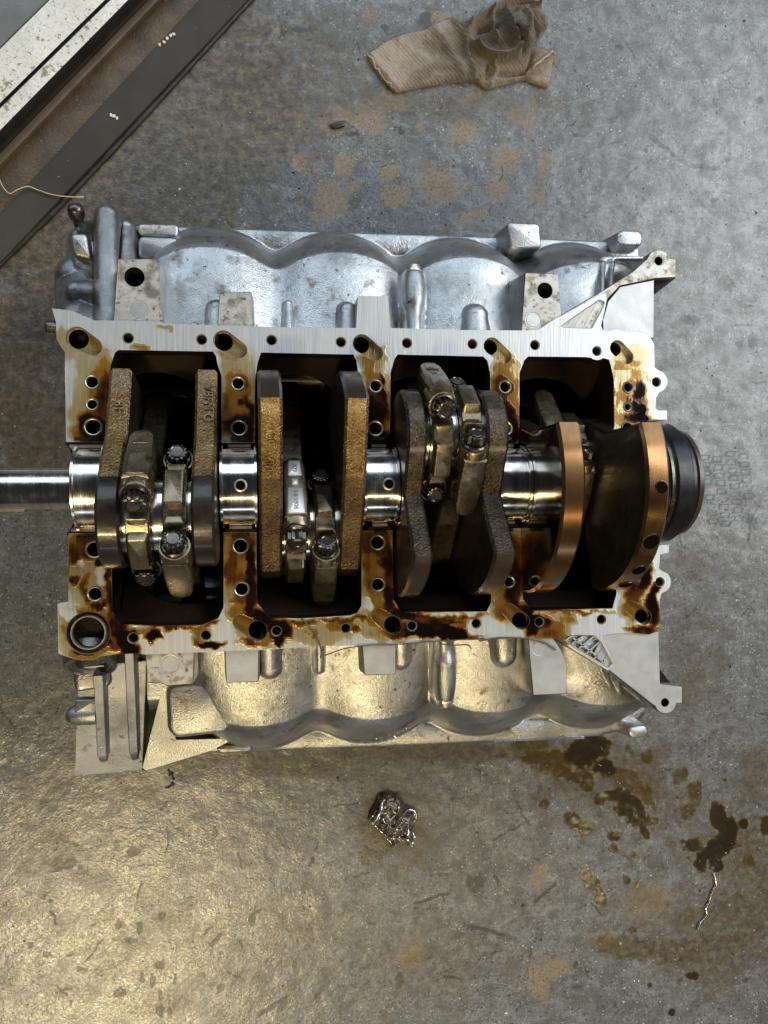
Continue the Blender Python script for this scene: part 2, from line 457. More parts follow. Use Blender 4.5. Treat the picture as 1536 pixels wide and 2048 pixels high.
ro = t.mix(rust, ro, (.7, .7, .7)); ro = t.mix(grime, ro, (.42, .42, .42)); ro = t.mix(oilm, ro, (.16, .16, .16))
t.set(color=base, rough=ro, spec=.5)
wk = t.attr('wrinkle').outputs['Fac']
patch = t.ramp(t.noise(16, 5, .7), [(.40, .35), (.58, 1)])
cw = t.math('MULTIPLY', t.math('MULTIPLY', t.math('ADD', t.math('MULTIPLY', wk, 1.1), -.2, True), patch), t.math('SUBTRACT', 1.0, mark, True))
t.l(t.math('MULTIPLY', cw, t.ramp(t.noise(150, 4, .65), [(.50, 1), (.62, .35)])), t.b.inputs['Coat Weight']); t.b.inputs['Coat Roughness'].default_value = .16
t.l(t.math('ADD', t.math('MULTIPLY', wk, .45), .35), t.b.inputs['Specular IOR Level'])
f5 = t.noise(370, 3, .6, .6)
fine = t.math('ADD', t.math('MULTIPLY', f3, .5), t.math('ADD', t.math('MULTIPLY', f5, 1.0), t.math('MULTIPLY', f2, .55)))
fine = t.math('ADD', fine, t.math('MULTIPLY', rust, -.25))
fine = t.math('ADD', fine, t.math('MULTIPLY', mark, -.3))
fine = t.math('MULTIPLY', fine, t.math('SUBTRACT', 1.0, t.math('MULTIPLY', oilm, .93)))
fine = t.math('MULTIPLY', fine, wk)
bn = t.bump(fine, .6, .00062); t.l(bn, t.b.inputs['Coat Normal']); MAT['floor'] = t.m

t = NT('white_wall_paint')
col = t.ramp(t.noise(30, 4), [(.3, (.60, .58, .52)), (.7, (.76, .74, .68))])
col = t.mix(t.ramp(t.noise(240, 4, .7), [(.58, 0), (.66, .85)]), col, (.12, .10, .075))
col = t.mix(t.ramp(t.noise(38, 5, .75), [(.58, 0), (.63, .9)]), col, (.20, .165, .11))
t.set(color=col, rough=.6); t.bump(t.noise(1.0, 2, .6, .6, vec=t.co((150, 330, 150))), .8, .002); MAT['white'] = t.m
MAT['brown_strip'] = metal('rusty_channel', (.045, .028, .014), (.10, .062, .03), .15, .34, .5, 40, 350, .5, .0012,
                           extra=[(150, .66, .72, (.22, .16, .08))])
MAT['steel_strip'] = metal('worn_steel_plate', (.032, .028, .022), (.052, .046, .037), 0, .55, .65, 14, 900, .12, .0005,
                           extra=[(220, .70, .74, (.2, .18, .15))])
MAT['lip'] = metal('channel_lip', (.115, .09, .06), (.17, .135, .09), .4, .35, .5, 40, 500, .2, .0006)
MAT['steel_strip'].node_tree.nodes['Principled BSDF'].inputs['Specular IOR Level'].default_value = .25
MAT['gap'] = metal('dark_gap', (.012, .011, .010), (.03, .028, .024), .2, .4, .6, 40, 400, .3, .001)
MAT['outer_floor'] = metal('grey_outer_slab', (.10, .105, .105), (.15, .155, .155), 0, .4, .55, 40, 500, .4, .001)

t = NT('soiled_rag_cloth')
a = t.attr('soil'); sep = t.n('ShaderNodeSeparateColor'); t.l(a.outputs['Color'], sep.inputs[0])
w1 = t.math('MAXIMUM', t.wave(135, 'DIAGONAL', 2.2, 2.0, vec=t.co((1, 1, .2))), t.math('MULTIPLY', t.wave(150, 'DIAGONAL', 2.5, 2.0, vec=t.co((1, -1, .2))), .45)); 
soil = t.math('ADD', sep.outputs[0], t.math('MULTIPLY', t.math('SUBTRACT', t.noise(70, 5, .65), .5), .8), True)
col = t.ramp(soil, [(.05, (.31, .255, .20)), (.35, (.155, .122, .092)), (.7, (.078, .064, .054)), (1, (.040, .035, .031))])
col = t.mix(t.math('MULTIPLY', w1, .10), col, t.mix(.5, col, (.50, .43, .33)))
t.set(color=col, rough=.9, spec=.15, sheen=.25)
t.bump(t.math('ADD', t.math('MULTIPLY', w1, .4), t.math('ADD', t.noise(900, 2), t.math('MULTIPLY', t.noise(75, 4, .6), 3.5))), .6, .0013); MAT['rag'] = t.m
MAT['rag_edge'] = metal('rag_hem', (.28, .22, .15), (.40, .33, .24), 0, .85, .95, 120, 900, .5, .0006)

MAT['foil'] = metal('bright_crumpled_foil', (.62, .60, .55), (.80, .78, .72), .9, .16, .28, 100, 900, .3, .0005)
MAT['foil_dark'] = metal('dark_resin', (.025, .02, .014), (.13, .10, .06), .2, .1, .22, 160, 300, .8, .002, coat=.5)
MAT['grit'] = metal('pale_grit', (.6, .6, .58), (.85, .85, .82), .3, .25, .4, 300, 900, 0)
MAT['grit_dark'] = metal('dark_grit', (.02, .018, .016), (.07, .06, .05), .1, .4, .6, 300, 900, 0)

# ================================================================== SETTING: the floor
def axis(a, b, step, far):
    d = np.arange(a, b + step, step)
    lo = a - np.geomspace(.02, far, 14)[::-1]; hi = d[-1] + np.geomspace(.02, far, 14)
    return np.concatenate([lo, d, hi])
gx, gy = np.meshgrid(axis(-.36, .52, .0013, 4), axis(-.62, .56, .0013, 4))
co = np.stack([gx.ravel(), gy.ravel(), np.zeros(gx.size)], 1)
ny, nx = gx.shape
idx = np.arange(nx * ny).reshape(ny, nx)
q = np.stack([idx[:-1, :-1], idx[:-1, 1:], idx[1:, 1:], idx[1:, :-1]], -1).reshape(-1, 4)
px, py = projpx(co)
WN = fbm(px, py, .035, 3) - .5; JX = (fbm(px, py, .09, 2) - .5) * 6; JY = (fbm(py, px, .09, 2) - .5) * 6
WN2 = fbm(px + 300, py - 200, .11, 3) - .5
def blob(cx, cy, rx, ry=None, a=0, soft=.35):
    """soft-edged irregular ellipse in photo pixels"""
    ry = ry or rx; c, s = math.cos(rad(a)), math.sin(rad(a)); out = np.zeros(len(px)); R = max(rx, ry) * 2.3 + 8
    k = np.nonzero((np.abs(px - cx) < R) & (np.abs(py - cy) < R))[0]
    dx, dy = px[k] - cx, py[k] - cy
    u, v = (dx * c + dy * s) / rx, (-dx * s + dy * c) / ry
    out[k] = 1 - sstep(1 - soft, 1 + soft, np.sqrt(u * u + v * v) + WN[k] * 1.1 + WN2[k] * .8)
    return out
rust = np.zeros(len(co)); grime = rust.copy(); oil = rust.copy(); mark = rust.copy()
for b in [(668, 239, 34, 22, -15), (734, 239, 26, 34, -60), (773, 200, 40, 18, 10), (596, 325, 14, 16), (687, 328, 20, 22), (656, 399, 36, 34),
          (707, 373, 13, 10), (777, 344, 20, 14, -25), (795, 391, 28, 20, -20), (879, 373, 50, 28, 18), (926, 262, 28, 22), (996, 379, 22, 22),
          (1015, 317, 22, 24), (941, 434, 30, 12, -20), (945, 196, 15, 14), (558, 231, 14, 10), (603, 238, 12, 12), (840, 254, 8, 10),
          (1082, 391, 15, 26), (1085, 330, 10, 26), (1060, 235, 8, 34, 10), (1030, 232, 14, 12), (740, 30, 20, 10), (880, 40, 30, 14),
          (760, 120, 26, 16), (1075, 1755, 15, 26), (1076, 1960, 20, 36), (1110, 1940, 34, 18, -20), (1300, 1800, 40, 30), (1210, 1880, 30, 16), (830, 1910, 30, 26)]:
    rust = np.maximum(rust, blob(*b, soft=.75) * .85)
for b, k in [((330, 300, 300, 170, -38), .75), ((150, 470, 170, 110, -40), .8), ((560, 150, 150, 120), .34), ((60, 680, 130, 150), .5), ((70, 850, 110, 130), .45),
             ((860, 200, 330, 40, 4), .30), ((1440, 1860, 120, 110), .40), ((1510, 1760, 70, 140), .48), ((1310, 1830, 130, 60, 20), .3), ((1306, 1898, 120, 22, 6), .85),
             ((1356, 1905, 60, 26), .7), ((1400, 1650, 150, 100), .22), ((1345, 1600, 60, 60), .35), ((1180, 1540, 190, 80, 15), .45), ((980, 1506, 330, 22), .5), ((500, 1530, 330, 28), .35),
             ((1380, 1330, 60, 130), .3), ((1390, 1140, 50, 40), .35), ((785, 1650, 70, 80), .55), ((840, 1920, 120, 80), .2), ((620, 1900, 140, 120), .18), ((330, 1900, 260, 150), .15),
             ((780, 100, 220, 60, 6), .25), ((150, 1650, 200, 200), .15), ((1520, 1550, 60, 60), .4)]:
    grime = np.maximum(grime, k * blob(*b, soft=.6))
for b, k in [((1183, 1498, 44, 40), .95), ((1088, 1522, 62, 28, 12), .55), ((1060, 1490, 40, 26), .5), ((1130, 1545, 46, 18, 10), .6), ((1206, 1532, 22, 22), .95), ((1252, 1560, 46, 20, 30), .5),
             ((1262, 1620, 24, 54, -32), .85), ((1288, 1662, 9, 22, -30), .8), ((1230, 1592, 22, 14), .8), ((1154, 1643, 30, 16, 35), .6), ((1170, 1660, 14, 14), .6), ((1088, 1608, 12, 13), .55), ((1175, 1563, 15, 20), .7),
             ((1201, 1596, 13, 13), .7), ((1358, 1553, 18, 20), .5), ((1389, 1581, 17, 22), .5), ((1293, 1512, 12, 15), .5), ((1257, 1494, 12, 14), .55), ((1295, 1590, 14, 30, -20), .5),
             ((1436, 1632, 17, 26, -14), .85), ((1455, 1672, 17, 34, 8), .9), ((1425, 1705, 40, 17, -20), .95), ((1384, 1690, 28, 14, 20), .8), ((1403, 1726, 14, 24, 10), .95), ((1432, 1720, 18, 22), .95), ((1378, 1625, 14, 18), .5),
             ((1430, 1610, 9, 10), .6), ((1487, 1646, 9, 11), .85), ((1532, 1653, 15, 26), .7), ((1226, 1697, 10, 8), .6), ((1230, 1672, 15, 9), .7), ((1255, 1758, 10, 10), .65), ((1203, 1796, 13, 14), .65),
             ((1186, 1766, 14, 14), .55), ((1172, 1751, 11, 14, -20), .75), ((1240, 1738, 6, 8), .5), ((1382, 1952, 15, 10), .85), ((1344, 2024, 7, 9), .85), ((1300, 1970, 5, 6), .6), ((1264, 1710, 7, 9), .45),
             ((1275, 1770, 5, 12), .5), ((1310, 1640, 10, 7), .5), ((1340, 1690, 14, 10), .4), ((1362, 1960, 7, 7), .45), ((1500, 1720, 20, 14), .5), ((1010, 1512, 16, 10), .45),
             ((1268, 1860, 9, 6), .6), ((1450, 1560, 4, 5), .6), ((1395, 1600, 8, 18, 20), .45)]:
    oil = np.maximum(oil, k * blob(*b, soft=.34))
def lines(pts, w, k=1.0):
    out = np.zeros(len(px)); A = np.array(pts, float); lo, hi = A.min(0) - 14, A.max(0) + 14
    q = np.nonzero((px > lo[0]) & (px < hi[0]) & (py > lo[1]) & (py < hi[1]))[0]
    d = segdist(px[q] + JX[q], py[q] + JY[q], pts); out[q] = k * (1 - sstep(w * .6, w * 1.6, d)); return out
rl = random.Random(21)
for i in range(330):
    a, b = rl.uniform(-20, 1560), rl.uniform(0, 2060); an = rl.gauss(.3, 1.0); L_ = rl.uniform(5, 34) * (1.8 if rl.random() < .1 else 1)
    if 120 < a < 1320 and 450 < b < 1480: continue
    if a < 900 and b < 900 and rl.random() < .5: continue
    bend = rl.uniform(-.5, .5); m_ = (a + L_ * .5 * math.cos(an), b + L_ * .5 * math.sin(an))
    mark = np.maximum(mark, lines([(a, b), m_, (m_[0] + L_ * .5 * math.cos(an + bend), m_[1] + L_ * .5 * math.sin(an + bend))], rl.uniform(1.4, 2.6), rl.uniform(.35, .85)))
for p, w, k in [([(1300, 273), (1349, 312), (1377, 329), (1436, 338)], 4, .55), ([(664, 1613), (711, 1607)], 1.6, .8), ([(828, 1808), (895, 1786)], 1.8, .9),
                ([(930, 1849), (948, 1853), (1010, 1871)], 2.4, 1), ([(1073, 1803), (1111, 1766)], 2.4, 1), ([(695, 1658), (745, 1640)], 1.6, .6), ([(690, 1610), (735, 1638)], 2, .5),
                ([(990, 1750), (1000, 1770)], 2, .8), ([(560, 2022), (580, 1998)], 3, .8), ([(516, 2030), (575, 1995)], 3.4, .8), ([(1010, 1780), (1030, 1806)], 2, .5),
                ([(1200, 500), (1250, 530)], 1.5, .4), ([(1480, 400), (1500, 440)], 2, .4), ([(425, 1890), (440, 1870)], 4, .7), ([(985, 1680), (1060, 1640)], 2.2, .5), ([(1030, 1600), (1060, 1650)], 2.2, .5)]:
    mark = np.maximum(mark, lines(p, w * 1.25, min(1, k * 1.15)))
for r in (13, 32, 48, 60):
    d = np.abs(np.hypot((px - 1008), (py - 1957) * .85) - r + (fbm(px, py, .05, 3) - .5) * 16)
    mark = np.maximum(mark, (1 - sstep(.8, 2.4, d)) * .55 * (vnoise(px, py, .05) > .42))
for cx, cy, rx, ry in [(258, 1705, 4, 6), (270, 1703, 10, 9), (130, 1728, 30, 14), (232, 1684, 4, 4), (85, 1794, 5, 4), (102, 1802, 5, 5), (322, 1831, 8, 8), (238, 1850, 8, 10), (280, 1855, 6, 10),
                       (158, 1938, 7, 7), (60, 1890, 6, 7), (95, 1908, 9, 5), (172, 1941, 4, 4), (284, 1950, 5, 12), (320, 1930, 12, 12), (305, 1960, 5, 14), (320, 1985, 4, 16), (258, 1880, 14, 5),
                       (320, 2022, 8, 10), (240, 1985, 14, 10), (340, 2020, 4, 6), (440, 1975, 10, 12), (430, 1665, 6, 13), (505, 1840, 7, 16), (360, 1560, 4, 3), (940, 1765, 8, 14), (962, 1762, 14, 16), (950, 1780, 12, 8),
                       (905, 1597, 5, 4), (1130, 560, 8, 5), (1300, 620, 5, 5), (1325, 470, 4, 4), (1430, 400, 10, 7), (1490, 650, 26, 4), (1480, 690, 10, 14), (1505, 685, 10, 16), (1380, 640, 18, 8), (1345, 690, 7, 5),
                       (770, 55, 9, 9), (850, 40, 14, 18), (600, 60, 20, 6), (705, 268, 22, 5), (802, 262, 6, 9), (1240, 95, 10, 7), (1180, 60, 6, 5), (1290, 300, 6, 6), (1455, 320, 5, 5), (1270, 1910, 12, 6), (1518, 460, 9, 12),
                       (1150, 1975, 12, 5), (1230, 2010, 5, 10), (1490, 1960, 8, 6), (1150, 1930, 6, 10), (800, 1960, 8, 16), (590, 1930, 6, 12), (240, 1700, 3, 3), (1150, 270, 5, 4), (1520, 200, 8, 6), (1160, 340, 5, 9)]:
    mark = np.maximum(mark, blob(cx, cy, rx * .85, ry * .85, soft=.9) * .9)
# tyre tread print beside the seal, in rows of small outlined blocks
for i in range(4):
    for j in range(9):
        cx = 1408 + i * 26 + j * 2.2; cy = 915 + j * 16 + (i % 2) * 7 - i * 3
        dx, dy = np.abs(px - cx - (py - cy) * -.2), np.abs(py - cy)
        dd = np.maximum(dx / 9.5, dy / 5.5)
        k = (1.5 if j < 4 else 1.0) * (.4 + .6 * _LAT[i * 9 + 3, j * 7 + 2])
        mark = np.maximum(mark, k * (np.abs(dd - .9) < .24))
# faint tread print and stamp rings on the right
for i in range(3):
    for j in range(5):
        cx, cy = 1385 + i * 34, 385 + j * 13
        mark = np.maximum(mark, .36 * ((np.abs(px - cx - j * 3) < 12) & (np.abs(py - cy) < 3.4)))
for i in range(4):
    mark = np.maximum(mark, .28 * (np.abs(np.hypot(px - 1310, (py - 235)) - 16 - i * 9) < 2.6) * (px > 1290))
for i in range(9):
    cx, cy = 1515 + (i % 3) * 8, 455 + i * 4
    mark = np.maximum(mark, .6 * (np.abs(segdist(px, py, [(1512, 470), (1536, 462)]) - 6) < 1.3))
grime = grime * (.75 + 1.1 * fbm(px, py, .012, 4)); grime = np.clip(grime, 0, 1)
co[:, 2] += (fbm(co[:, 0], co[:, 1], 60, 3) - .5) * .0008
me = fastmesh('floor', co, quads=q)
set_color(me, 'wear', np.stack([rust, grime, oil, mark], 1))
wr = np.maximum(np.maximum(blob(180, 1850, 560, 420, soft=.7), .8 * blob(60, 800, 200, 260, soft=.7)), .7 * blob(330, 350, 260, 160, soft=.6))
wr = np.maximum(wr, .6 * blob(1450, 1780, 200, 220, soft=.6))
at = me.attributes.new('wrinkle', 'FLOAT', 'POINT'); at.data.foreach_set('value', (.30 + .70 * wr).astype(np.float32))
fl = obj('floor', me, MAT['floor']); tag(fl, kind='structure')
del gx, gy, co, q, px, py, rust, grime, oil, mark

# door threshold in the corner: bands that run beside one another
def band(name, pa, pb, z0, z1, mat, kind='structure', side=None, ext=(2.4, 2.2), bev=.001):
    a0, a1 = [np.array(P(*p, z1 - H)) for p in pa]; b0, b1 = [np.array(P(*p, z1 - H)) for p in pb]
    da, db = a1 - a0, b1 - b0
    pts = [a0 - da * ext[0], a1 + da * ext[1], b1 + db * ext[1], b0 - db * ext[0]]
    m = MB(); m.prism([(p[0], p[1]) for p in pts], z0, z1, 0, bevel=bev, ms=0 if side is None else 1)
    o = m.make(name, [mat] if side is None else [mat, side], None, 30)
    return tag(o, kind=kind)
L = [((0, 95), (96, 0)), ((0, 206), (210, 0)), ((0, 262), (257, 0)), ((0, 305), (295, 0)), ((0, 330), (316, 0)), ((0, 432), (403, 0)), ((0, 529), (499, 0))]
band('outer_floor', ((-190, 95), (-94, 0)), L[0], .0, .016, MAT['outer_floor'])
band('door_sill', L[0], L[1], .0, .0225, MAT['white'], side=MAT['gap'])
band('door_sill', ((0, 207.3), (211.3, 0)), L[2], .0, .0215, MAT['white'], side=MAT['gap'], bev=.003)
band('door_track', ((0, 290), (280, 0)), L[3], .0, .004, MAT['gap'])
band('door_track', L[3], L[4], .0, .0075, MAT['lip'])
band('door_channel', L[4], ((0, 440), (411, 0)), .0, .003, MAT['brown_strip'])
band('floor_plate', ((0, 426), (397, 0)), ((0, 525), (495, 0)), .0, .0052, MAT['steel_strip'], bev=.0015)
m = MB()
pts = [P(a, b, -H) for a, b in [(-260, 776), (-100, 625), (0, 531), (60, 471), (105, 428), (190, 339), (260, 264), (330, 188), (400, 112), (470, 35), (503, 0), (640, -145)]]
m.tube([Vector(p) + Vector((0, 0, .0006)) for p in spline(pts, 6)], [.0022 + .0012 * random.random() for _ in range(67)], 7)
tag(m.make('floor_joint', MAT['gap'], None, 60), kind='structure')

# ================================================================== ENGINE BLOCK
block = thing('engine_block', 'bare aluminium V8 engine block lying upside down on the grey floor, joint face oily', 'engine block')
UP = [((132, 884), 'o'), ((130, 705), 'o'), ((121, 692), 'o'), ((113, 678), 'o'), ((112, 644), 'o'), ((104, 617), 'o'), ((117, 618), 'o'), ((145, 622), 'o'), ((168, 632), 'o'), ((190, 641), 'o'),
      ((223, 641), 'o'), ((322, 643), 'o'), ((330, 647), 'o'), ((507, 653), 'o'), ((600, 655), 'o'), ((712, 656), 'o'), ((716, 592), 'o'), ((776, 592), 'o'), ((781, 656), 'o'), ((920, 660), 'o'), ((1042, 661), 'o'),
      ((1076, 660), 'o'), ((1112, 637), 'o'), ((1150, 618), 'o'), ((1198, 590), 'o'), ((1209, 588), 'o'), ((1214, 598), 'o'), ((1205, 640), 'o'), ((1202, 652), 'o'), ((1206, 660), 'o'), ((1214, 663), 'o'),
      ((1232, 659), 'o'), ((1255, 664), 'o'), ((1285, 666), 'o'), ((1300, 674), 'o'), ((1308, 688), 'o'), ((1309, 735), 'o')]
UP += [(p, 'o') for p in arcpx(1313, 763, 22, -75, 75, 9)] + [((1312, 796), 'o'), ((1311, 816), 'o'), ((1316, 821), 'o'), ((1334, 821), 'o'), ((1334, 839), 'o'), ((1296, 841), 'o'), ((1272, 868), 'o'), ((1270, 878), 'o')]
UP += [(p, 'i') for p in [(1228, 877), (1228, 760), (1222, 732), (1218, 719), (1206, 716)]] + [(p, 'i') for p in arcpx(1194, 702, 18, 60, 130, 5)]
UP += [(p, 'i') for p in [(1171, 714), (1056, 713), (1049, 720), (1039, 745), (1038, 887), (982, 887), (980, 745), (975, 722), (967, 713), (795, 709), (789, 718), (781, 745), (780, 887), (736, 887), (734, 790), (716, 745), (713, 722), (707, 709),
                         (522, 705), (514, 730), (510, 760), (510, 886), (443, 886), (443, 752), (435, 728), (432, 712), (426, 703), (237, 700), (230, 705), (222, 729), (219, 745), (219, 884)]]
DN = [((137, 1067), 'i'), ((216, 1067), 'i'), ((223, 1090), 'i'), ((225, 1222), 'i'), ((242, 1249), 'i'), ((330, 1251), 'i'), ((403, 1250), 'i'), ((437, 1236), 'i'), ((447, 1215), 'i'), ((447, 1064), 'i'), ((513, 1064), 'i'), ((514, 1205), 'i'), ((536, 1235), 'i'),
      ((599, 1237), 'i'), ((700, 1231), 'i'), ((714, 1226), 'i'), ((723, 1212), 'i'), ((723, 1062), 'i'), ((785, 1060), 'i'), ((787, 1198), 'i'), ((804, 1224), 'i'), ((973, 1223), 'i'), ((982, 1205), 'i'), ((984, 1058), 'i'), ((1042, 1056), 'i'), ((1046, 1198), 'i'),
      ((1062, 1220), 'i'), ((1225, 1217), 'i'), ((1233, 1188), 'i'), ((1234, 1052), 'i'), ((1290, 1052), 'o'), ((1310, 1075), 'o'), ((1320, 1090), 'o'), ((1338, 1090), 'o'), ((1338, 1105), 'o'), ((1320, 1109), 'o'), ((1318, 1137), 'o')]
DN += [(p, 'o') for p in arcpx(1320, 1164, 22, -75, 80, 9)] + [((1319, 1200), 'o'), ((1320, 1250), 'o'), ((1312, 1264), 'o'), ((1300, 1269), 'o'), ((1250, 1266), 'o'), ((1215, 1268), 'o'), ((1205, 1272), 'o'), ((1212, 1290), 'o'), ((1226, 1322), 'o'), ((1224, 1335), 'o'), ((1216, 1341), 'o'),
      ((1135, 1291), 'o'), ((1118, 1277), 'o'), ((1055, 1277), 'o'), ((904, 1281), 'o'), ((724, 1291), 'o'), ((651, 1292), 'o'), ((521, 1300), 'o'), ((440, 1303), 'o'), ((291, 1309), 'o'), ((264, 1307), 'o'), ((203, 1312), 'o'), ((190, 1319), 'o'), ((162, 1321), 'o'), ((134, 1314), 'o'),
      ((117, 1307), 'o'), ((115, 1207), 'o'), ((137, 1203), 'o')]
SMALL = [(256, 676), (403, 679), (543, 680), (682, 684), (814, 686), (945, 688), (1070, 690), (1194, 702), (266, 1276), (411, 1271), (553, 1262), (692, 1257), (824, 1252), (953, 1247), (1079, 1244), (1203, 1239), (1313, 764), (1320, 1164)]
BIG = [(184, 764, 13), (184, 809, 11), (186, 854, 16), (476, 767, 13), (478, 856, 15), (751, 772, 13), (751, 857, 15), (1010, 774, 13), (1010, 857, 15), (1256, 775, 12), (1255, 814, 9), (1255, 857, 14),
       (189, 1099, 16), (190, 1188, 14), (481, 1092, 15), (483, 1178, 14), (755, 1085, 15), (756, 1169, 14), (1018, 1164, 12)]
SLOT = [((154, 675), 21, (184.5, 693), 18), ((447, 681), 20, (477, 700), 17), ((724, 687), 19, (751, 706), 16), ((984, 692), 18, (1010, 713), 15), ((1235, 696), 17, (1254, 714), 15),
        ((515, 1262), 20, (481, 1245), 16), ((787, 1251), 19, (758, 1232), 16), ((1043, 1242), 18, (1017, 1220), 15), ((1289, 1234), 17, (1260, 1213), 14)]
K = 0.366 / 1000                               # metres per photo pixel on the joint face
def holepx(cx, cy, r, n=20):
    c = P2(cx, cy); return circ(c, r * K, n)
holes = []; walls = []                         # (outline at top, [(outline, z), ...])
for cx, cy in SMALL:
    c = P2(cx, cy); holes.append(circ(c, 11 * K, 18)); walls.append((18, [(circ(c, 11 * K, 18), 0), (circ(c, 8.8 * K, 18), -.0011)] + [(circ(c, (8.2 if k % 2 else 8.9) * K, 18), -.0016 - .0009 * k) for k in range(14)], 1))
for cx, cy, r in BIG:
    c = P2(cx, cy); holes.append(circ(c, (r + 1.6) * K, 24)); walls.append((24, [(circ(c, (r + 1.6) * K, 24), 0), (circ(c, r * K, 24), -.0009), (circ(c, r * K, 24), -.007), (circ(c, (r - 3) * K, 24), -.0085), (circ(c, (r - 3) * K, 24), -.035)], 3))
slotfloors = []
for c0, r0, c1, r1 in SLOT:
    a, b = P2(*c0), P2(*c1)
    top = pill(a, r0 * K, b, r1 * K); holes.append(top)
    low = pill(a, (r0 - .8) * K, b, (r1 - .8) * K)
    walls.append((len(top), [(top, 0), (low, -.0007), (low, -.0055)], 2))
    slotfloors.append((low, circ(a, (r0 - 2.2) * K, 24), -.0055))
c = P2(176, 1266); holes.append(circ(c, 41 * K, 36))
walls.append((36, [(circ(c, 41 * K, 36), 0), (circ(c, 40 * K, 36), -.0008), (circ(c, 39 * K, 36), -.006), (circ(c, 33 * K, 36), -.006)], 1))
# triangular pockets cast into the corners of the face
TRI_T = roundpoly(PX([(1116, 655), (1199, 598), (1210, 603), (1208, 614), (1184, 658)]), .0022)
TRI_B = roundpoly(PX([(1124, 1278), (1139, 1270), (1189, 1270), (1201, 1281), (1226, 1327), (1218, 1338)]), .0022)
for T in (TRI_T, TRI_B):
    T = ccw(T); holes.append(T); lo = offset(T, -.0012)
    walls.append((len(T), [(T, 0), (offset(T, -.0006), -.0006), (lo, -.0042)], 2)); slotfloors.append((lo, None, -.0042))

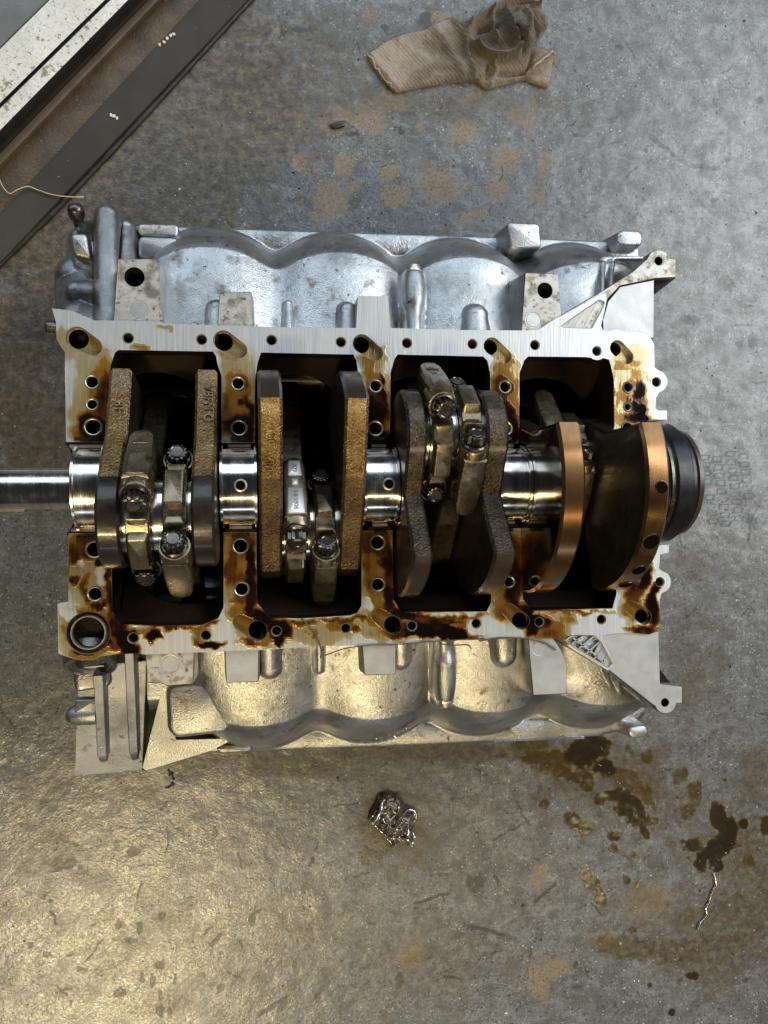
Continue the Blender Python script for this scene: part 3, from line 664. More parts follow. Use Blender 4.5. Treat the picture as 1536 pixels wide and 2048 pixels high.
def up_z(xy, z): return np.concatenate([xy, np.full((len(xy), 1), H + z)], 1)
def oilmask(co):
    px, py = projpx(co)
    wx = px + (fbm(px, py, .035, 4) - .5) * 34; wy = py + (fbm(py + 90, px, .035, 4) - .5) * 34
    o = np.zeros(len(co))
    def b(cx, cy, rx, ry, k, a=0, soft=.55):
        nonlocal o
        c, s = math.cos(rad(a)), math.sin(rad(a)); dx, dy = wx - cx, wy - cy
        d = np.hypot((dx * c + dy * s) / rx, (-dx * s + dy * c) / ry)
        o = np.maximum(o, k * (1 - sstep(1 - soft, 1 + soft, d)))
    for t in [  # upper bulkheads
        (195, 770, 24, 46, .34), (205, 800, 20, 70, .46), (186, 852, 34, 32, .66), (200, 868, 30, 18, .72), (150, 815, 10, 40, .18), (160, 730, 18, 24, .14), (205, 730, 16, 26, .24),
        (476, 768, 26, 24, .42), (478, 812, 24, 22, .20), (480, 855, 34, 30, .66), (500, 840, 12, 60, .55), (455, 800, 9, 40, .34), (465, 730, 20, 22, .22), (484, 809, 9, 9, .55),
        (751, 792, 26, 24, .44), (748, 845, 28, 52, .72), (755, 875, 34, 26, .88), (745, 735, 22, 28, .26), (765, 720, 12, 20, .24), (770, 790, 8, 50, .5),
        (1008, 775, 24, 28, .42), (1008, 830, 28, 40, .58), (1010, 862, 32, 34, .74), (1003, 735, 22, 20, .24), (1028, 725, 12, 18, .2),
        (1252, 780, 26, 24, .5), (1285, 800, 14, 36, .92), (1268, 835, 20, 14, .8), (1245, 845, 20, 30, .55), (1285, 838, 18, 9, .95), (1240, 740, 14, 22, .3), (1272, 752, 18, 9, .62), (1290, 775, 9, 16, .95), (1236, 800, 8, 60, .5), (1262, 868, 26, 12, .8),
        (190, 810, 46, 90, .23), (478, 800, 38, 84, .26), (752, 810, 38, 86, .30), (1010, 805, 38, 90, .30), (1250, 800, 36, 90, .24),
        (178, 1140, 50, 76, .25), (481, 1140, 42, 90, .31), (755, 1140, 42, 92, .31), (1018, 1150, 42, 92, .31), (520, 1255, 60, 26, .28), (840, 1255, 120, 26, .32), (1100, 1255, 46, 34, .30), (660, 1265, 60, 26, .22),
        # upper rail
        (278, 692, 22, 9, .24), (180, 700, 34, 12, .20), (465, 712, 26, 12, .24), (745, 722, 24, 14, .26), (1020, 728, 22, 14, .26), (1262, 725, 24, 12, .26), (1280, 700, 22, 16, .14), (120, 680, 12, 30, .16), (330, 655, 16, 5, .2), (135, 700, 14, 22, .14),
        # lower bulkheads
        (185, 1085, 40, 22, .5), (152, 1110, 20, 26, .62), (212, 1105, 14, 44, .70), (190, 1100, 26, 24, .6), (205, 1130, 10, 20, .8), (150, 1165, 10, 12, .6), (190, 1190, 26, 18, .34), (172, 1180, 10, 30, .62), (218, 1180, 9, 90, .66), (195, 1208, 20, 10, .7), (160, 1225, 22, 9, .45), (130, 1255, 14, 12, .36),
        (480, 1090, 40, 34, .58), (462, 1130, 20, 40, .62), (505, 1130, 12, 60, .72), (480, 1150, 26, 22, .46), (500, 1190, 16, 50, .74), (480, 1195, 20, 14, .5), (478, 1225, 24, 26, .36), (520, 1240, 26, 22, .9),
        (752, 1085, 36, 34, .62), (775, 1120, 14, 70, .66), (740, 1130, 16, 40, .46), (756, 1165, 30, 24, .5), (775, 1190, 16, 44, .76), (745, 1200, 18, 26, .34), (757, 1228, 30, 24, .48), (800, 1232, 30, 14, .9),
        (1018, 1120, 30, 60, .66), (1030, 1180, 20, 50, .74), (1005, 1200, 16, 22, .36), (1015, 1222, 24, 20, .46), (1052, 1222, 14, 24, .88),
        (1290, 1150, 12, 40, .88, 14), (1305, 1195, 9, 26, .9, 10), (1268, 1195, 20, 40, .62), (1262, 1175, 16, 60, .5), (1265, 1215, 26, 18, .52), (1305, 1225, 12, 22, .86), (1285, 1256, 30, 10, .62), (1280, 1130, 26, 18, .8), (1250, 1120, 20, 60, .6),
        # lower rail
        (176, 1266, 54, 54, .55), (176, 1266, 43, 43, .98, 0, .2), (235, 1245, 20, 34, .74), (250, 1275, 26, 22, .86), (264, 1298, 20, 12, .95), (225, 1290, 34, 16, .5), (205, 1304, 30, 8, .36), (308, 1273, 16, 14, .97, 0, .25), (285, 1262, 30, 12, .34), (402, 1262, 20, 16, .4), (426, 1286, 26, 10, .97, 0, .3), (400, 1280, 18, 10, .5),
        (425, 1250, 24, 8, .55), (350, 1254, 60, 5, .6), (552, 1262, 26, 24, .93), (535, 1285, 26, 10, .4), (500, 1285, 24, 8, .55), (556, 1286, 9, 10, .95), (620, 1268, 46, 22, .22), (600, 1246, 40, 8, .5), (690, 1250, 34, 14, .46), (714, 1258, 14, 10, .6),
        (690, 1238, 50, 6, .6), (755, 1262, 30, 20, .3), (800, 1262, 40, 14, .66), (850, 1258, 40, 22, .78), (905, 1262, 40, 12, .9), (880, 1240, 60, 9, .6), (870, 1272, 80, 6, .93), (925, 1250, 18, 18, .42), (820, 1232, 30, 10, .9), (930, 1230, 50, 6, .5), (880, 1250, 30, 10, .4),
        (1076, 1246, 30, 18, .72), (1100, 1258, 40, 24, .44), (1125, 1272, 26, 18, .46), (1110, 1285, 26, 8, .8), (1060, 1258, 14, 14, .9), (1060, 1236, 20, 10, .88), (1130, 1235, 20, 14, .34), (1150, 1222, 70, 4, .5)]:
        b(*t)
    # drips around every bolt hole and beads inside the film
    o = o * (.78 + .60 * fbm(px, py, .03, 4)) * np.where(py < 900, 1.4, 1.05)
    # beaded, drying oil
    bead = sstep(.52, .62, vnoise(px, py, .16)) * np.exp(-(((px - 625) / 48) ** 2 + ((py - 1268) / 22) ** 2))
    o = np.maximum(o, bead * .42)
    blot = sstep(.50, .56, fbm(px, py, .06, 3)) * np.exp(-(((px - 1282) / 26) ** 2 + ((py - 800) / 52) ** 2))
    o = np.where((np.abs(px - 1270) < 40) & (np.abs(py - 800) < 62), o * .45 + blot * .7, o)
    # clean-wiped islands
    for cx, cy, rx, ry in [(975, 1255, 42, 18), (1180, 1255, 40, 18), (340, 1285, 36, 16), (135, 1225, 16, 14), (205, 1150, 12, 16), (165, 1130, 8, 12), (452, 1260, 22, 24), (430, 1180, 8, 20), (730, 1205, 9, 16)]:
        d = np.hypot((wx - cx) / rx, (wy - cy) / ry); o *= sstep(.7, 1.1, d) * .95 + .05
    return np.clip(o, 0, 1)
def plate(name, outl):
    outer = PX([p for p, t in outl]); dep = [(-.030 if t == 'o' else -.095) for p, t in outl]
    mine = [h for h in holes if inside(np.array([np.mean(h, 0)]), [outer])[0]]
    xy, tr = cdt([outer], mine, .0015)
    v = up_z(xy, 0); n0 = len(v)
    # make every triangle face up
    A = xy[tr]; s = np.cross(A[:, 1] - A[:, 0], A[:, 2] - A[:, 0]); tr[s < 0] = tr[s < 0][:, ::-1]
    V = [v]; F = [tuple(t) for t in tr]; MI = [0] * len(tr); base = n0
    O = np.array(outer); n = len(O); bev = np.array(offset(ccw(outer), -.0)) 
    ring = [up_z(O, 0), np.concatenate([O, (H + np.array(dep))[:, None]], 1)]
    for r in ring: V.append(r)
    for i in range(n):
        j = (i + 1) % n
        F.append((base + i, base + j, base + n + j, base + n + i)); MI.append(2 if outl[i][1] == 'i' and outl[j][1] == 'i' else 1)
    base += 2 * n
    for (cnt, rings, kind), h in zip(walls, holes):
        if not any(h is q for q in mine): continue
        for k, (pts, z) in enumerate(rings): V.append(up_z(np.array(pts), z))
        for k in range(len(rings) - 1):
            for i in range(cnt):
                j = (i + 1) % cnt
                F.append((base + k * cnt + i, base + k * cnt + j, base + (k + 1) * cnt + j, base + (k + 1) * cnt + i))
                MI.append(3 if k == 0 else (4 if kind == 1 else (2 if kind == 3 else 0)))
        base += cnt * len(rings)
    V = np.concatenate(V)
    me = mesh(name, V, F, None, MI)
    me.polygons.foreach_set('use_smooth', np.array([m == 4 for m in MI]))
    m = np.zeros((len(V), 4)); m[:, 0] = oilmask(V); m[:, 3] = 1
    set_color(me, 'oil', m)
    return obj(name, me, [MAT['face'], MAT['face_side'], MAT['inner'], MAT['rim'], MAT['bore']], block)
plate('pan_rail', UP); plate('pan_rail', DN)
# floors of the drain slots and of the corner pockets
for low, hole, z in slotfloors:
    xy, tr = cdt([low], [hole] if hole else [], .002)
    A = xy[tr]; s = np.cross(A[:, 1] - A[:, 0], A[:, 2] - A[:, 0]); tr[s < 0] = tr[s < 0][:, ::-1]
    V = up_z(xy, z); F = [tuple(t) for t in tr]; MI = [0] * len(F)
    if hole:
        n = len(hole); b0 = len(V); V = np.concatenate([V, up_z(np.array(hole), z), up_z(np.array(hole), -.05)])
        for i in range(n):
            j = (i + 1) % n; F.append((b0 + i, b0 + j, b0 + n + j, b0 + n + i)); MI.append(1)
        F.append(tuple(range(b0 + n, b0 + 2 * n))); MI.append(1)
    me = mesh('drain_slot' if hole else 'corner_pocket', V, F, None, MI)
    m = np.zeros((len(V), 4)); m[:, 3] = 1
    m[:, 0] = np.clip(.30 + .12 * (fbm(V[:, 0] * 400, V[:, 1] * 400, .3) - .5) + (.12 if V[:, 1].mean() < 0 else 0), 0, 1) if hole else 0.0
    set_color(me, 'oil', m)
    obj('drain_slot' if hole else 'corner_pocket', me, [MAT['face'] if hole else MAT['cast'], MAT['inner']], block)
# thin webs across the corner pockets
for T, segs in ((TRI_T, [((1130, 658), (1150, 634)), ((1148, 659), (1172, 618)), ((1166, 659), (1196, 602)), ((1184, 655), (1206, 606))]),
                (TRI_B, [((1131, 1280), (1146, 1270)), ((1143, 1288), (1168, 1270)), ((1157, 1297), (1190, 1270)), ((1172, 1307), (1200, 1282)), ((1188, 1317), (1208, 1296)), ((1202, 1326), (1217, 1310)), ((1146, 1276), (1212, 1326))])):
    for a, b in segs:
        a, b = np.array(P(*a, -.002)), np.array(P(*b, -.002)); d = (b - a) / np.linalg.norm(b - a); n = np.array([-d[1], d[0], 0]) * .00055
        m = MB(); m.prism([tuple((a + n)[:2]), tuple((b + n)[:2]), tuple((b - n)[:2]), tuple((a - n)[:2])], H - .0043, H - .0013)
        m.make('pocket_rib', MAT['pad_clean'], block)
# sleeves that stand in the bolt holes
for cx, cy, r in BIG:
    c = P(cx, cy); m = MB()
    m.lathe([(-.004, (r - .4) * K), (.0004, (r - .4) * K), (.0006, (r - .9) * K), (.0004, (r - 1.9) * K), (-.004, (r - 1.9) * K)], 28, M=Matrix.Translation(Vector(c)) @ Matrix.Rotation(-math.pi / 2, 4, 'Y'))
    m.make('dowel_sleeve', MAT['rim'], block, 40)
# big oil port in the corner: a bright sleeve in a dark counterbore
c = Vector(P(176, 1266)); m = MB()
m.lathe([(-.03, 29.5 * K), (-.001, 29.5 * K), (-.0004, 30.2 * K), (-.0004, 32 * K), (-.0012, 33 * K), (-.006, 33.5 * K)], 48, M=Matrix.Translation(c) @ Matrix.Rotation(-math.pi / 2, 4, 'Y'))
m.make('oil_port_sleeve', MAT['rim'], block, 40)
m = MB(); m.lathe([(-.0135, .0001), (-.0135, 29.4 * K), (-.004, 29.4 * K)], 40, M=Matrix.Translation(c) @ Matrix.Rotation(-math.pi / 2, 4, 'Y')); m.make('oil_port', MAT['inner'], block, 40)
# threaded port below it
c = Vector(P(180, 1334, -.0205)); Mx = Matrix.Translation(c) @ Vector((0, -.80, .60)).to_track_quat('X', 'Z').to_matrix().to_4x4()
m = MB(); prof = [(-.013, .0205), (-.006, .0195), (-.001, .0185), (.0004, .0172), (.0004, .0150), (-.0008, .0143), (-.0008, .0125), (-.002, .0115)]
for k in range(6): prof += [(-.0025 - .0014 * k, .0107), (-.0032 - .0014 * k, .0116)]
prof += [(-.012, .0105), (-.0125, .0001)]
m.lathe(prof, 48, M=Mx); m.make('threaded_port', MAT['cast_dark'], block, 30)

# crankcase bays: sloping inner faces with the cylinder mouths
CYL_T = [P(420, 470, -.05)[0], P(680, 470, -.05)[0], P(932, 470, -.05)[0], P(1171, 470, -.05)[0]]
CYL_B = [P(520, 1480, -.05)[0], P(752, 1480, -.05)[0], P(982, 1480, -.05)[0], P(1212, 1480, -.05)[0]]
for i in range(4):
    bx = -.15 + .1 * i
    for sgn, cxx in ((1, bx - .010), (-1, bx + .012)):
        D, R0 = .080, .0425
        out = [(bx - .0365, -.082), (bx + .0365, -.082), (bx + .0365, .078), (bx - .0365, .078)]
        hole = [(min(bx + .0362, max(bx - .0362, a)), b) for a, b in circ((cxx, 0.0), R0, 44)]
        xy, tr = cdt([out], [hole], .012)
        ax = np.array([0, sgn * .70711, -.70711]); wv = np.array([0, sgn * .70711, .70711])
        f = lambda x, w, d: np.array([x, 0, H]) + ax * d + wv * w
        V = [f(a, b, D) for a, b in xy]; F = [tuple(t) for t in tr]; m = MB(); m.add(V, F)
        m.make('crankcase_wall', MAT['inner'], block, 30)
        m = MB()
        cc = circ((cxx, 0.0), R0, 44); n = len(cc)
        rings = [(1.0, D - .001), (1.0, D + .0015), (.975, D + .0035), (.975, D + .075)]
        V = []
        for s_, d in rings: V += [f(min(bx + .0364, max(bx - .0364, cxx + (a - cxx) * s_)), b * s_, d) for a, b in cc]
        F = [(k * n + q, k * n + (q + 1) % n, (k + 1) * n + (q + 1) % n, (k + 1) * n + q) for k in range(3) for q in range(n)] + [tuple(range(3 * n, 4 * n))]
        m.add(V, F, 0); m.make('cylinder_bore', MAT['liner'], block, 50)
# reddish casting lips low in the bays
for pts in ([(1052, 1200), (1075, 1196), (1100, 1203), (1140, 1207), (1172, 1206), (1172, 1192), (1130, 1194), (1090, 1186), (1056, 1180)],):
    m = MB(); m.prism(roundpoly(PX(pts, -.035), .003), H - .07, H - .035, bevel=.003); m.make('casting_lip', MAT['inner_red'], block, 40)
# main bearing saddles and half shells
for i, (x0, x1) in enumerate([(-.2185, -.190), (-.1105, -.0885), (-.0065, .0105), (.0885, .109), (.188, .206)]):
    m = MB(); n = 20; V = []
    for x in (x0, x1):
        V += [(x, y, H - .0008) for y in (-.0328, .0328)] + [(x, -.0305 * math.cos(math.pi * k / n), H - .0008 - .0305 * math.sin(math.pi * k / n)) for k in range(n + 1)] + [(x, -.0328, H - .09), (x, .0328, H - .09)]
    s = n + 5; F = [(2 + k, 3 + k, s + 3 + k, s + 2 + k) for k in range(n)] + [(0, 2, s + 2, s), (1, s + 1, s + n + 2, n + 2)]
    for b in (0, s): F += [tuple([b, b + n + 3, b + n + 4, b + 1] + [b + 2 + k for k in range(n, -1, -1)])]
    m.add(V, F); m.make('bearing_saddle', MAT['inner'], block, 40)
    m = MB(); xs0, xs1 = x0 + .003, x1 - .003; V = []; n = 28
    for x in (xs0, xs1):
        for r in (.0284, .0303):
            V += [(x, -r * math.cos(math.pi * k / n), H + .0004 - r * math.sin(math.pi * k / n)) for k in range(n + 1)]
    s = n + 1; F = []
    for k in range(n):
        F += [(k, k + 1, 2 * s + k + 1, 2 * s + k), (s + k, 3 * s + k, 3 * s + k + 1, s + k + 1), (k, s + k, s + k + 1, k + 1), (2 * s + k, 2 * s + k + 1, 3 * s + k + 1, 3 * s + k)]
    F += [(0, 2 * s, 3 * s, s), (n, s + n, 3 * s + n, 2 * s + n)]
    m.add(V, F); m.make('bearing_shell', MAT['rim'], block, 40)
    # locating tabs beside the shell edges
    for y in (.0345, -.0350):
        m = MB(); m.box(((x0 + x1) / 2, y, H + .0003), ((x1 - x0) * .55, .0024, .0014)); m.make('shell_tab', MAT['bolt'], block)

# ---- cylinder banks: cast outer walls
def capz(X, Y, a, b, ra, rb, za, zb, sq=1.0):
    """height of a half round cast on the wall between two points"""
    (ax, ay), (bx, by) = a, b; L = (bx - ax) ** 2 + (by - ay) ** 2
    t = np.clip(((X - ax) * (bx - ax) + (Y - ay) * (by - ay)) / L, 0, 1)
    d = np.hypot(X - ax - t * (bx - ax), Y - ay - t * (by - ay)); r = ra + (rb - ra) * t
    h = np.where(d < r, np.sqrt(np.clip(r * r - d * d, 0, None)) * sq, -1 * (d - r) * 6)
    return za + (zb - za) * t + h - r * sq
def smax(a, b, k=.003):
    h = np.clip(.5 + .5 * (a - b) / k, 0, 1); return b * (1 - h) + a * h + k * h * (1 - h)
def bank(sgn, centres, x0, x1, edge, extras, rail):
    rl_ = [P2(*q) for q in rail]
    nu, nv = int((x1 - x0) / .00095), 150
    xs = np.linspace(x0, x1, nu); ev = np.interp(xs, [e[0] for e in edge], [e[1] for e in edge])
    s = np.linspace(0, 1, nv)[:, None]
    sh = np.interp(s[:, 0], [0, .42, .62, 1], [.034, .034, 0, 0])[:, None] * ((xs - x0) / (x1 - x0))[None, :] ** 6
    X = xs[None, :] - sh; v0 = np.interp(xs, [q[0] for q in rl_], [abs(q[1]) for q in rl_]) - .0022
    Vv = v0[None, :] + s * (ev - v0)[None, :]
    c = np.zeros_like(xs); c2 = np.zeros_like(xs)
    for k in centres:
        u = np.clip(np.abs(xs - k) / .0535, 0, 1)
        c = np.maximum(c, np.sqrt(np.clip(1 - (.97 * u) ** 2, 0, 1))); c2 = np.maximum(c2, (1 - u * u) ** .62)
    ker = np.hanning(27); ker /= ker.sum(); pad_ = lambda a: np.convolve(np.pad(a, 13, 'edge'), ker, 'valid')
    c, c2 = pad_(pad_(c)), pad_(pad_(c2))
    ve = .1915 + .0205 * c2
    t = (Vv - .105) / (ve - .105)
    Z = -.016 - .028 * t + .0270 * (c[None, :] - .6) * (.55 + .45 * np.clip(t * 1.6, 0, 1)) - .006
    q = np.clip((Vv - (ve - .030)) / .030, 0, None); Z = Z - .026 * q ** 2.2 - .012 * np.clip(q, 0, 1)
    fz = -.083 + .0025 * np.sqrt(np.clip(1 - ((Vv - (ev - .009)) / .009) ** 2, 0, 1))
    Z = smax(Z, fz, .006)
    Y = Vv * sgn
    for e in extras: Z = smax(Z, e(X, Y), .0035)
    Z = Z + (fbm(X * 1, Y * 1, 30, 2) - .5) * .0009 + (fbm(X, Y, 420, 2) - .5) * .00025
    top = np.stack([X, Y, Z + H], -1)
    edgez = top[-1, :, 2]; xf = x0 + (xs - x0) * (.205 - x0) / (x1 - x0)
    r1 = np.stack([xs, sgn * (ev - .0006), edgez - .003], -1); r2 = np.stack([xs, sgn * (ev - .001), edgez - .012], -1)
    r3 = np.stack([xf, sgn * np.full(nu, .093), np.full(nu, .0015)], -1); r4 = np.stack([xf, sgn * np.full(nu, .075), np.full(nu, .0015)], -1)
    G = np.concatenate([top, r1[None], r2[None], r3[None], r4[None]], 0)
    n = G.shape[0]; co = G.reshape(-1, 3); idx = np.arange(n * nu).reshape(n, nu)
    q4 = np.stack([idx[:-1, :-1], idx[:-1, 1:], idx[1:, 1:], idx[1:, :-1]], -1).reshape(-1, 4)
    if sgn > 0: pass
    else: q4 = q4[:, ::-1]
    # end caps: a strip from the profile down to the foot line
    cap = []; extra = []
    for col, fl in ((0, 1), (nu - 1, 0)):
        prof = G[:nv + 2, col]; foot = prof.copy(); foot[:, 0] = foot[:, 0] if col == 0 else np.minimum(foot[:, 0], np.interp(np.abs(foot[:, 1]), [.093, .15, .2], [.205, .212, .245])); foot[:, 2] = np.maximum(.0015, .0015 + (np.abs(prof[:, 1]) - .093) * (edgez[col] - .0135) / (ev[col] - .094))
        o = len(co) + sum(len(e) for e in extra); extra.append(foot)
        m = nv + 2; top_i = idx[:m, col]; ft = np.arange(o, o + m)
        qq = np.stack([top_i[:-1], top_i[1:], ft[1:], ft[:-1]], -1); cap.append(qq if (fl == (sgn > 0)) else qq[:, ::-1])
    co = np.concatenate([co] + extra); q4 = np.concatenate([q4] + cap)
    me = fastmesh('cylinder_bank', co, quads=q4); me.set_sharp_from_angle(angle=rad(55))
    return obj('cylinder_bank', me, [MAT['cast']], block)
def cap_px(a, b, ra, rb, z0, z1, sq=1.0, zz=-.035):
    A, B = P2(*a, z0), P2(*b, z1)
    return lambda X, Y: capz(X, Y, A, B, ra * K * 1.06, rb * K * 1.06, z0, z1, sq)
E_T = [(P2(p, q, -.08)) for p, q in [(120, 447), (300, 449), (600, 459), (1110, 476), (1240, 482), (1278, 492), (1300, 520), (1312, 560)]]
E_B = [(P2(p, q, -.08)) for p, q in [(140, 1510), (300, 1512), (430, 1506), (760, 1495), (1040, 1482), (1200, 1474), (1262, 1458), (1300, 1425), (1318, 1390)]]
bank(1, CYL_T, P2(222, 500, -.06)[0], P2(1300, 560, -.06)[0], [(a, b) for a, b in E_T],
     [cap_px((577, 606), (578, 668), 7, 10, -.022, -.012), cap_px((957, 628), (962, 700), 27, 32, -.012, -.004, 1.), cap_px((432, 615), (434, 700), 20, 24, -.013, -.006, 1.), cap_px((696, 618), (698, 700), 19, 22, -.012, -.004, 1.),
      cap_px((1207, 525), (1206, 600), 5, 6, -.030, -.014), cap_px((1226, 520), (1222, 590), 5, 6, -.034, -.014), cap_px((1207, 516), (1290, 515), 5, 5, -.034, -.034), cap_px((828, 556), (828, 690), 30, 22, -.034, -.014, .6),
      cap_px((250, 450), (250, 520), 14, 16, -.052, -.034)],
     [(223, 641), (330, 647), (507, 653), (714, 656), (920, 660), (1076, 660), (1200, 650), (1300, 640)])
bank(-1, CYL_B, P2(300, 1450, -.06)[0], P2(1312, 1400, -.06)[0], [(a, -b) for a, b in E_B],
     [cap_px((640, 1340), (640, 1270), 9, 10, -.020, -.012), cap_px((1015, 1312), (1012, 1240), 27, 32, -.012, -.004, 1.), cap_px((540, 1340), (540, 1260), 20, 24, -.013, -.005, 1.), cap_px((806, 1322), (805, 1250), 20, 24, -.012, -.004, 1.),
      cap_px((1222, 1405), (1217, 1340), 6, 5, -.044, -.018), cap_px((1243, 1410), (1235, 1340), 6, 5, -.040, -.016), cap_px((1295, 1412), (1240, 1350), 6, 6, -.040, -.018), cap_px((888, 1390), (888, 1270), 30, 22, -.034, -.014, .6),
      cap_px((1170, 1490), (1000, 1500), 12, 12, -.074, -.074)],
     [(203, 1312), (291, 1309), (521, 1300), (724, 1291), (904, 1281), (1055, 1277), (1200, 1277), (1320, 1277)])
# end walls of the block below the face
for x in (-.206, .205):
    m = MB(); m.prism([(x - .004, -.098), (x + .004, -.098), (x + .004, .098), (x - .004, .098)], .02, H - .034); m.make('end_wall', MAT['cast_dark'], block)

# ---- raised mounting pads beside the rail
def pad(name, pts, z, depth, mat, plug=None, hole=None, r=.0016, side=None, draft=.002):
    outl = ccw(roundpoly(PX(pts, z), r)); m = MB()
    hs = []
    if hole: hs.append((circ(P2(*hole[:2], z), hole[2] * K, 28)))
    inn = offset(outl, -.0006)
    xy, tr = cdt([inn], hs, .006); A = xy[tr]; s_ = np.cross(A[:, 1] - A[:, 0], A[:, 2] - A[:, 0]); tr[s_ < 0] = tr[s_ < 0][:, ::-1]
    m.add(up_z(xy, z), [tuple(t) for t in tr], 0)
    n = len(outl); rings = [(inn, z), (outl, z - .0008), (offset(outl, draft), z - depth)]
    V = np.concatenate([up_z(np.array(p), zz) for p, zz in rings]); F = [(k * n + i, (k + 1) * n + i, (k + 1) * n + (i + 1) % n, k * n + (i + 1) % n) for k in range(2) for i in range(n)]
    m.add(V, F, 1)
    for h in hs:
        n = len(h); V = np.concatenate([up_z(np.array(h), z), up_z(np.array(h), z - .030)]); m.add(V, [(i, (i + 1) % n, n + (i + 1) % n, n + i) for i in range(n)], 2)
    o = m.make('mounting_pad', [mat, side or MAT['cast'], MAT['bore']], block, 40)
    if plug:
        c = P2(*plug[:2], z); rr = plug[2] * K; q = MB()
        q.lathe([(-.001, rr * 1.08), (.0002, rr * 1.08), (.0001, rr), (-.0006, rr * .98), (-.0003, rr * .93), (.0003, rr * .9), (.0003, .00001)], 36, M=Matrix.Translation((c[0], c[1], H + z)) @ Matrix.Rotation(-math.pi / 2, 4, 'Y'))
        q.make('pad_plug', MAT['plug'], o, 30)
    return o
pad('p', [(235, 517), (317, 517), (327, 644), (226, 644)], -.0024, .045, MAT['pad'], (277, 620, 18), (269, 554, 19), side=MAT['cast'])
pad('p', [(439, 583), (503, 583), (507, 662), (434, 662)], -.0030, .030, MAT['pad'])
pad('p', [(1050, 545), (1117, 547), (1124, 632), (1080, 668), (1042, 668)], -.0024, .040, MAT['pad'], (1066, 640, 16), (1090, 581, 17), side=MAT['cast_dark'], draft=.004)
pad('p', [(290, 1300), (389, 1298), (387, 1368), (334, 1372), (320, 1366), (294, 1366)], -.0024, .040, MAT['pad'], (340, 1328, 17))
pad('p', [(449, 1294), (518, 1292), (517, 1364), (452, 1366)], -.0030, .030, MAT['pad_clean'])
pad('p', [(723, 1280), (792, 1278), (792, 1349), (729, 1351)], -.0026, .030, MAT['pad_clean'], side=MAT['cast'])
pad('p', [(1062, 1270), (1103, 1270), (1125, 1303), (1134, 1330), (1133, 1388), (1066, 1391), (1056, 1275)], -.0024, .040, MAT['pad_clean'], (1078, 1296, 15), side=MAT['cast'])
# ---- rear support arms with their lugs
def arm(name, pts, z, depth, hole, mat):
    return pad(name, pts, z, depth, mat, None, hole, r=.0006, side=MAT['cast_dark'], draft=.0)
t_arm = [(1100, 672), (1109, 639), (1130, 625), (1205, 581), (1265, 543), (1294, 517)] + arcpx(1317, 522, 23, 195, 345, 9) + [(1352, 518), (1352, 555), (1312, 557), (1240, 572), (1214, 600), (1203, 640), (1190, 668)]
arm('a', t_arm, -.0016, .012, (1317, 522, 9.5), MAT['pad'])
pad('a', [(1240, 573), (1309, 559), (1308, 677), (1206, 670), (1205, 640), (1216, 602)], -.0030, .020, MAT['pad_clean'], r=.0004, side=MAT['cast_dark'], draft=0)
b_arm = [(1208, 1262), (1318, 1262), (1321, 1367), (1365, 1372), (1365, 1407), (1353, 1407)] + arcpx(1331, 1406, 22, 10, 165, 9) + [(1306, 1410), (1217, 1340), (1185, 1310)]
arm('a', b_arm, -.0020, .014, (1330, 1405, 9.5), MAT['pad_clean'])
# gussets below the lugs
for pts, z in (([(1309, 558), (1352, 556), (1310, 588)], -.010), ([(1321, 1340), (1321, 1368), (1345, 1371)], -.012)):
    m = MB(); m.prism(PX(pts, z), H - .05, H + z); m.make('lug_gusset', MAT['inner'], block)
# ---- knock-sensor bosses: round posts with an end bolt
def post(p0, p1, p2, flip):
    a, b, c_ = Vector(P(*p0, -.0135)), Vector(P(*p1, -.017)), Vector(P(*p2, -.0245))
    m = MB(); pts = spline([a, b, b.lerp(c_, .35), b.lerp(c_, .8), c_], 6); n = len(pts)
    pr = np.interp(np.linspace(0, 1, n), [0, .22, .4, .62, .92, 1], [.0052, .0056, .0084, .0092, .0072, .0060])
    m.tube(pts, list(pr), 18); o = m.make('sensor_post', MAT['cast'], block, 50)
    d = (c_ - b).normalized(); mm = MB(); Mx = Matrix.Translation(c_ + d * .0005) @ d.to_track_quat('X', 'Z').to_matrix().to_4x4()
    mm.lathe([(-.002, .0066), (.0006, .0066), (.0010, .0055), (.0045, .0050), (.0052, .0042), (.0052, .0022), (.0040, .0015), (.0040, .00001)], 12, M=Mx)
    mm.make('post_plug', MAT['rim'], o, 30)
post((829, 664), (828, 625), (828, 546), 1)
post((887, 1268), (888, 1300), (890, 1398), -1)
# ---- tabs on the outer edges
def tab(pts, z, depth, mat, draft=.003, r=.004, bev=.0016):
    m = MB(); m.prism(roundpoly(PX(pts, z), r), H + z - depth, H + z, bevel=bev, draft=draft, ms=1); return m.make('edge_tab', [mat, MAT['cast']], block, 40)
tab([(1014, 444), (1079, 446), (1084, 496), (1022, 498)], -.055, .045, MAT['cast'])
tab([(1236, 460), (1284, 461), (1286, 492), (1232, 490)], -.064, .03, MAT['cast'], r=.006)
tab([(274, 446), (357, 448), (356, 474), (277, 470)], -.060, .04, MAT['pad'])
tab([(277, 472), (355, 475), (350, 512), (277, 515)], -.046, .03, MAT['cast'], draft=.006)
tab([(1255, 1456), (1294, 1450), (1298, 1473), (1262, 1478)], -.064, .03, MAT['cast'], r=.005)
tab([(430, 1494), (500, 1490), (505, 1503), (440, 1508)], -.072, .02, MAT['pad'])
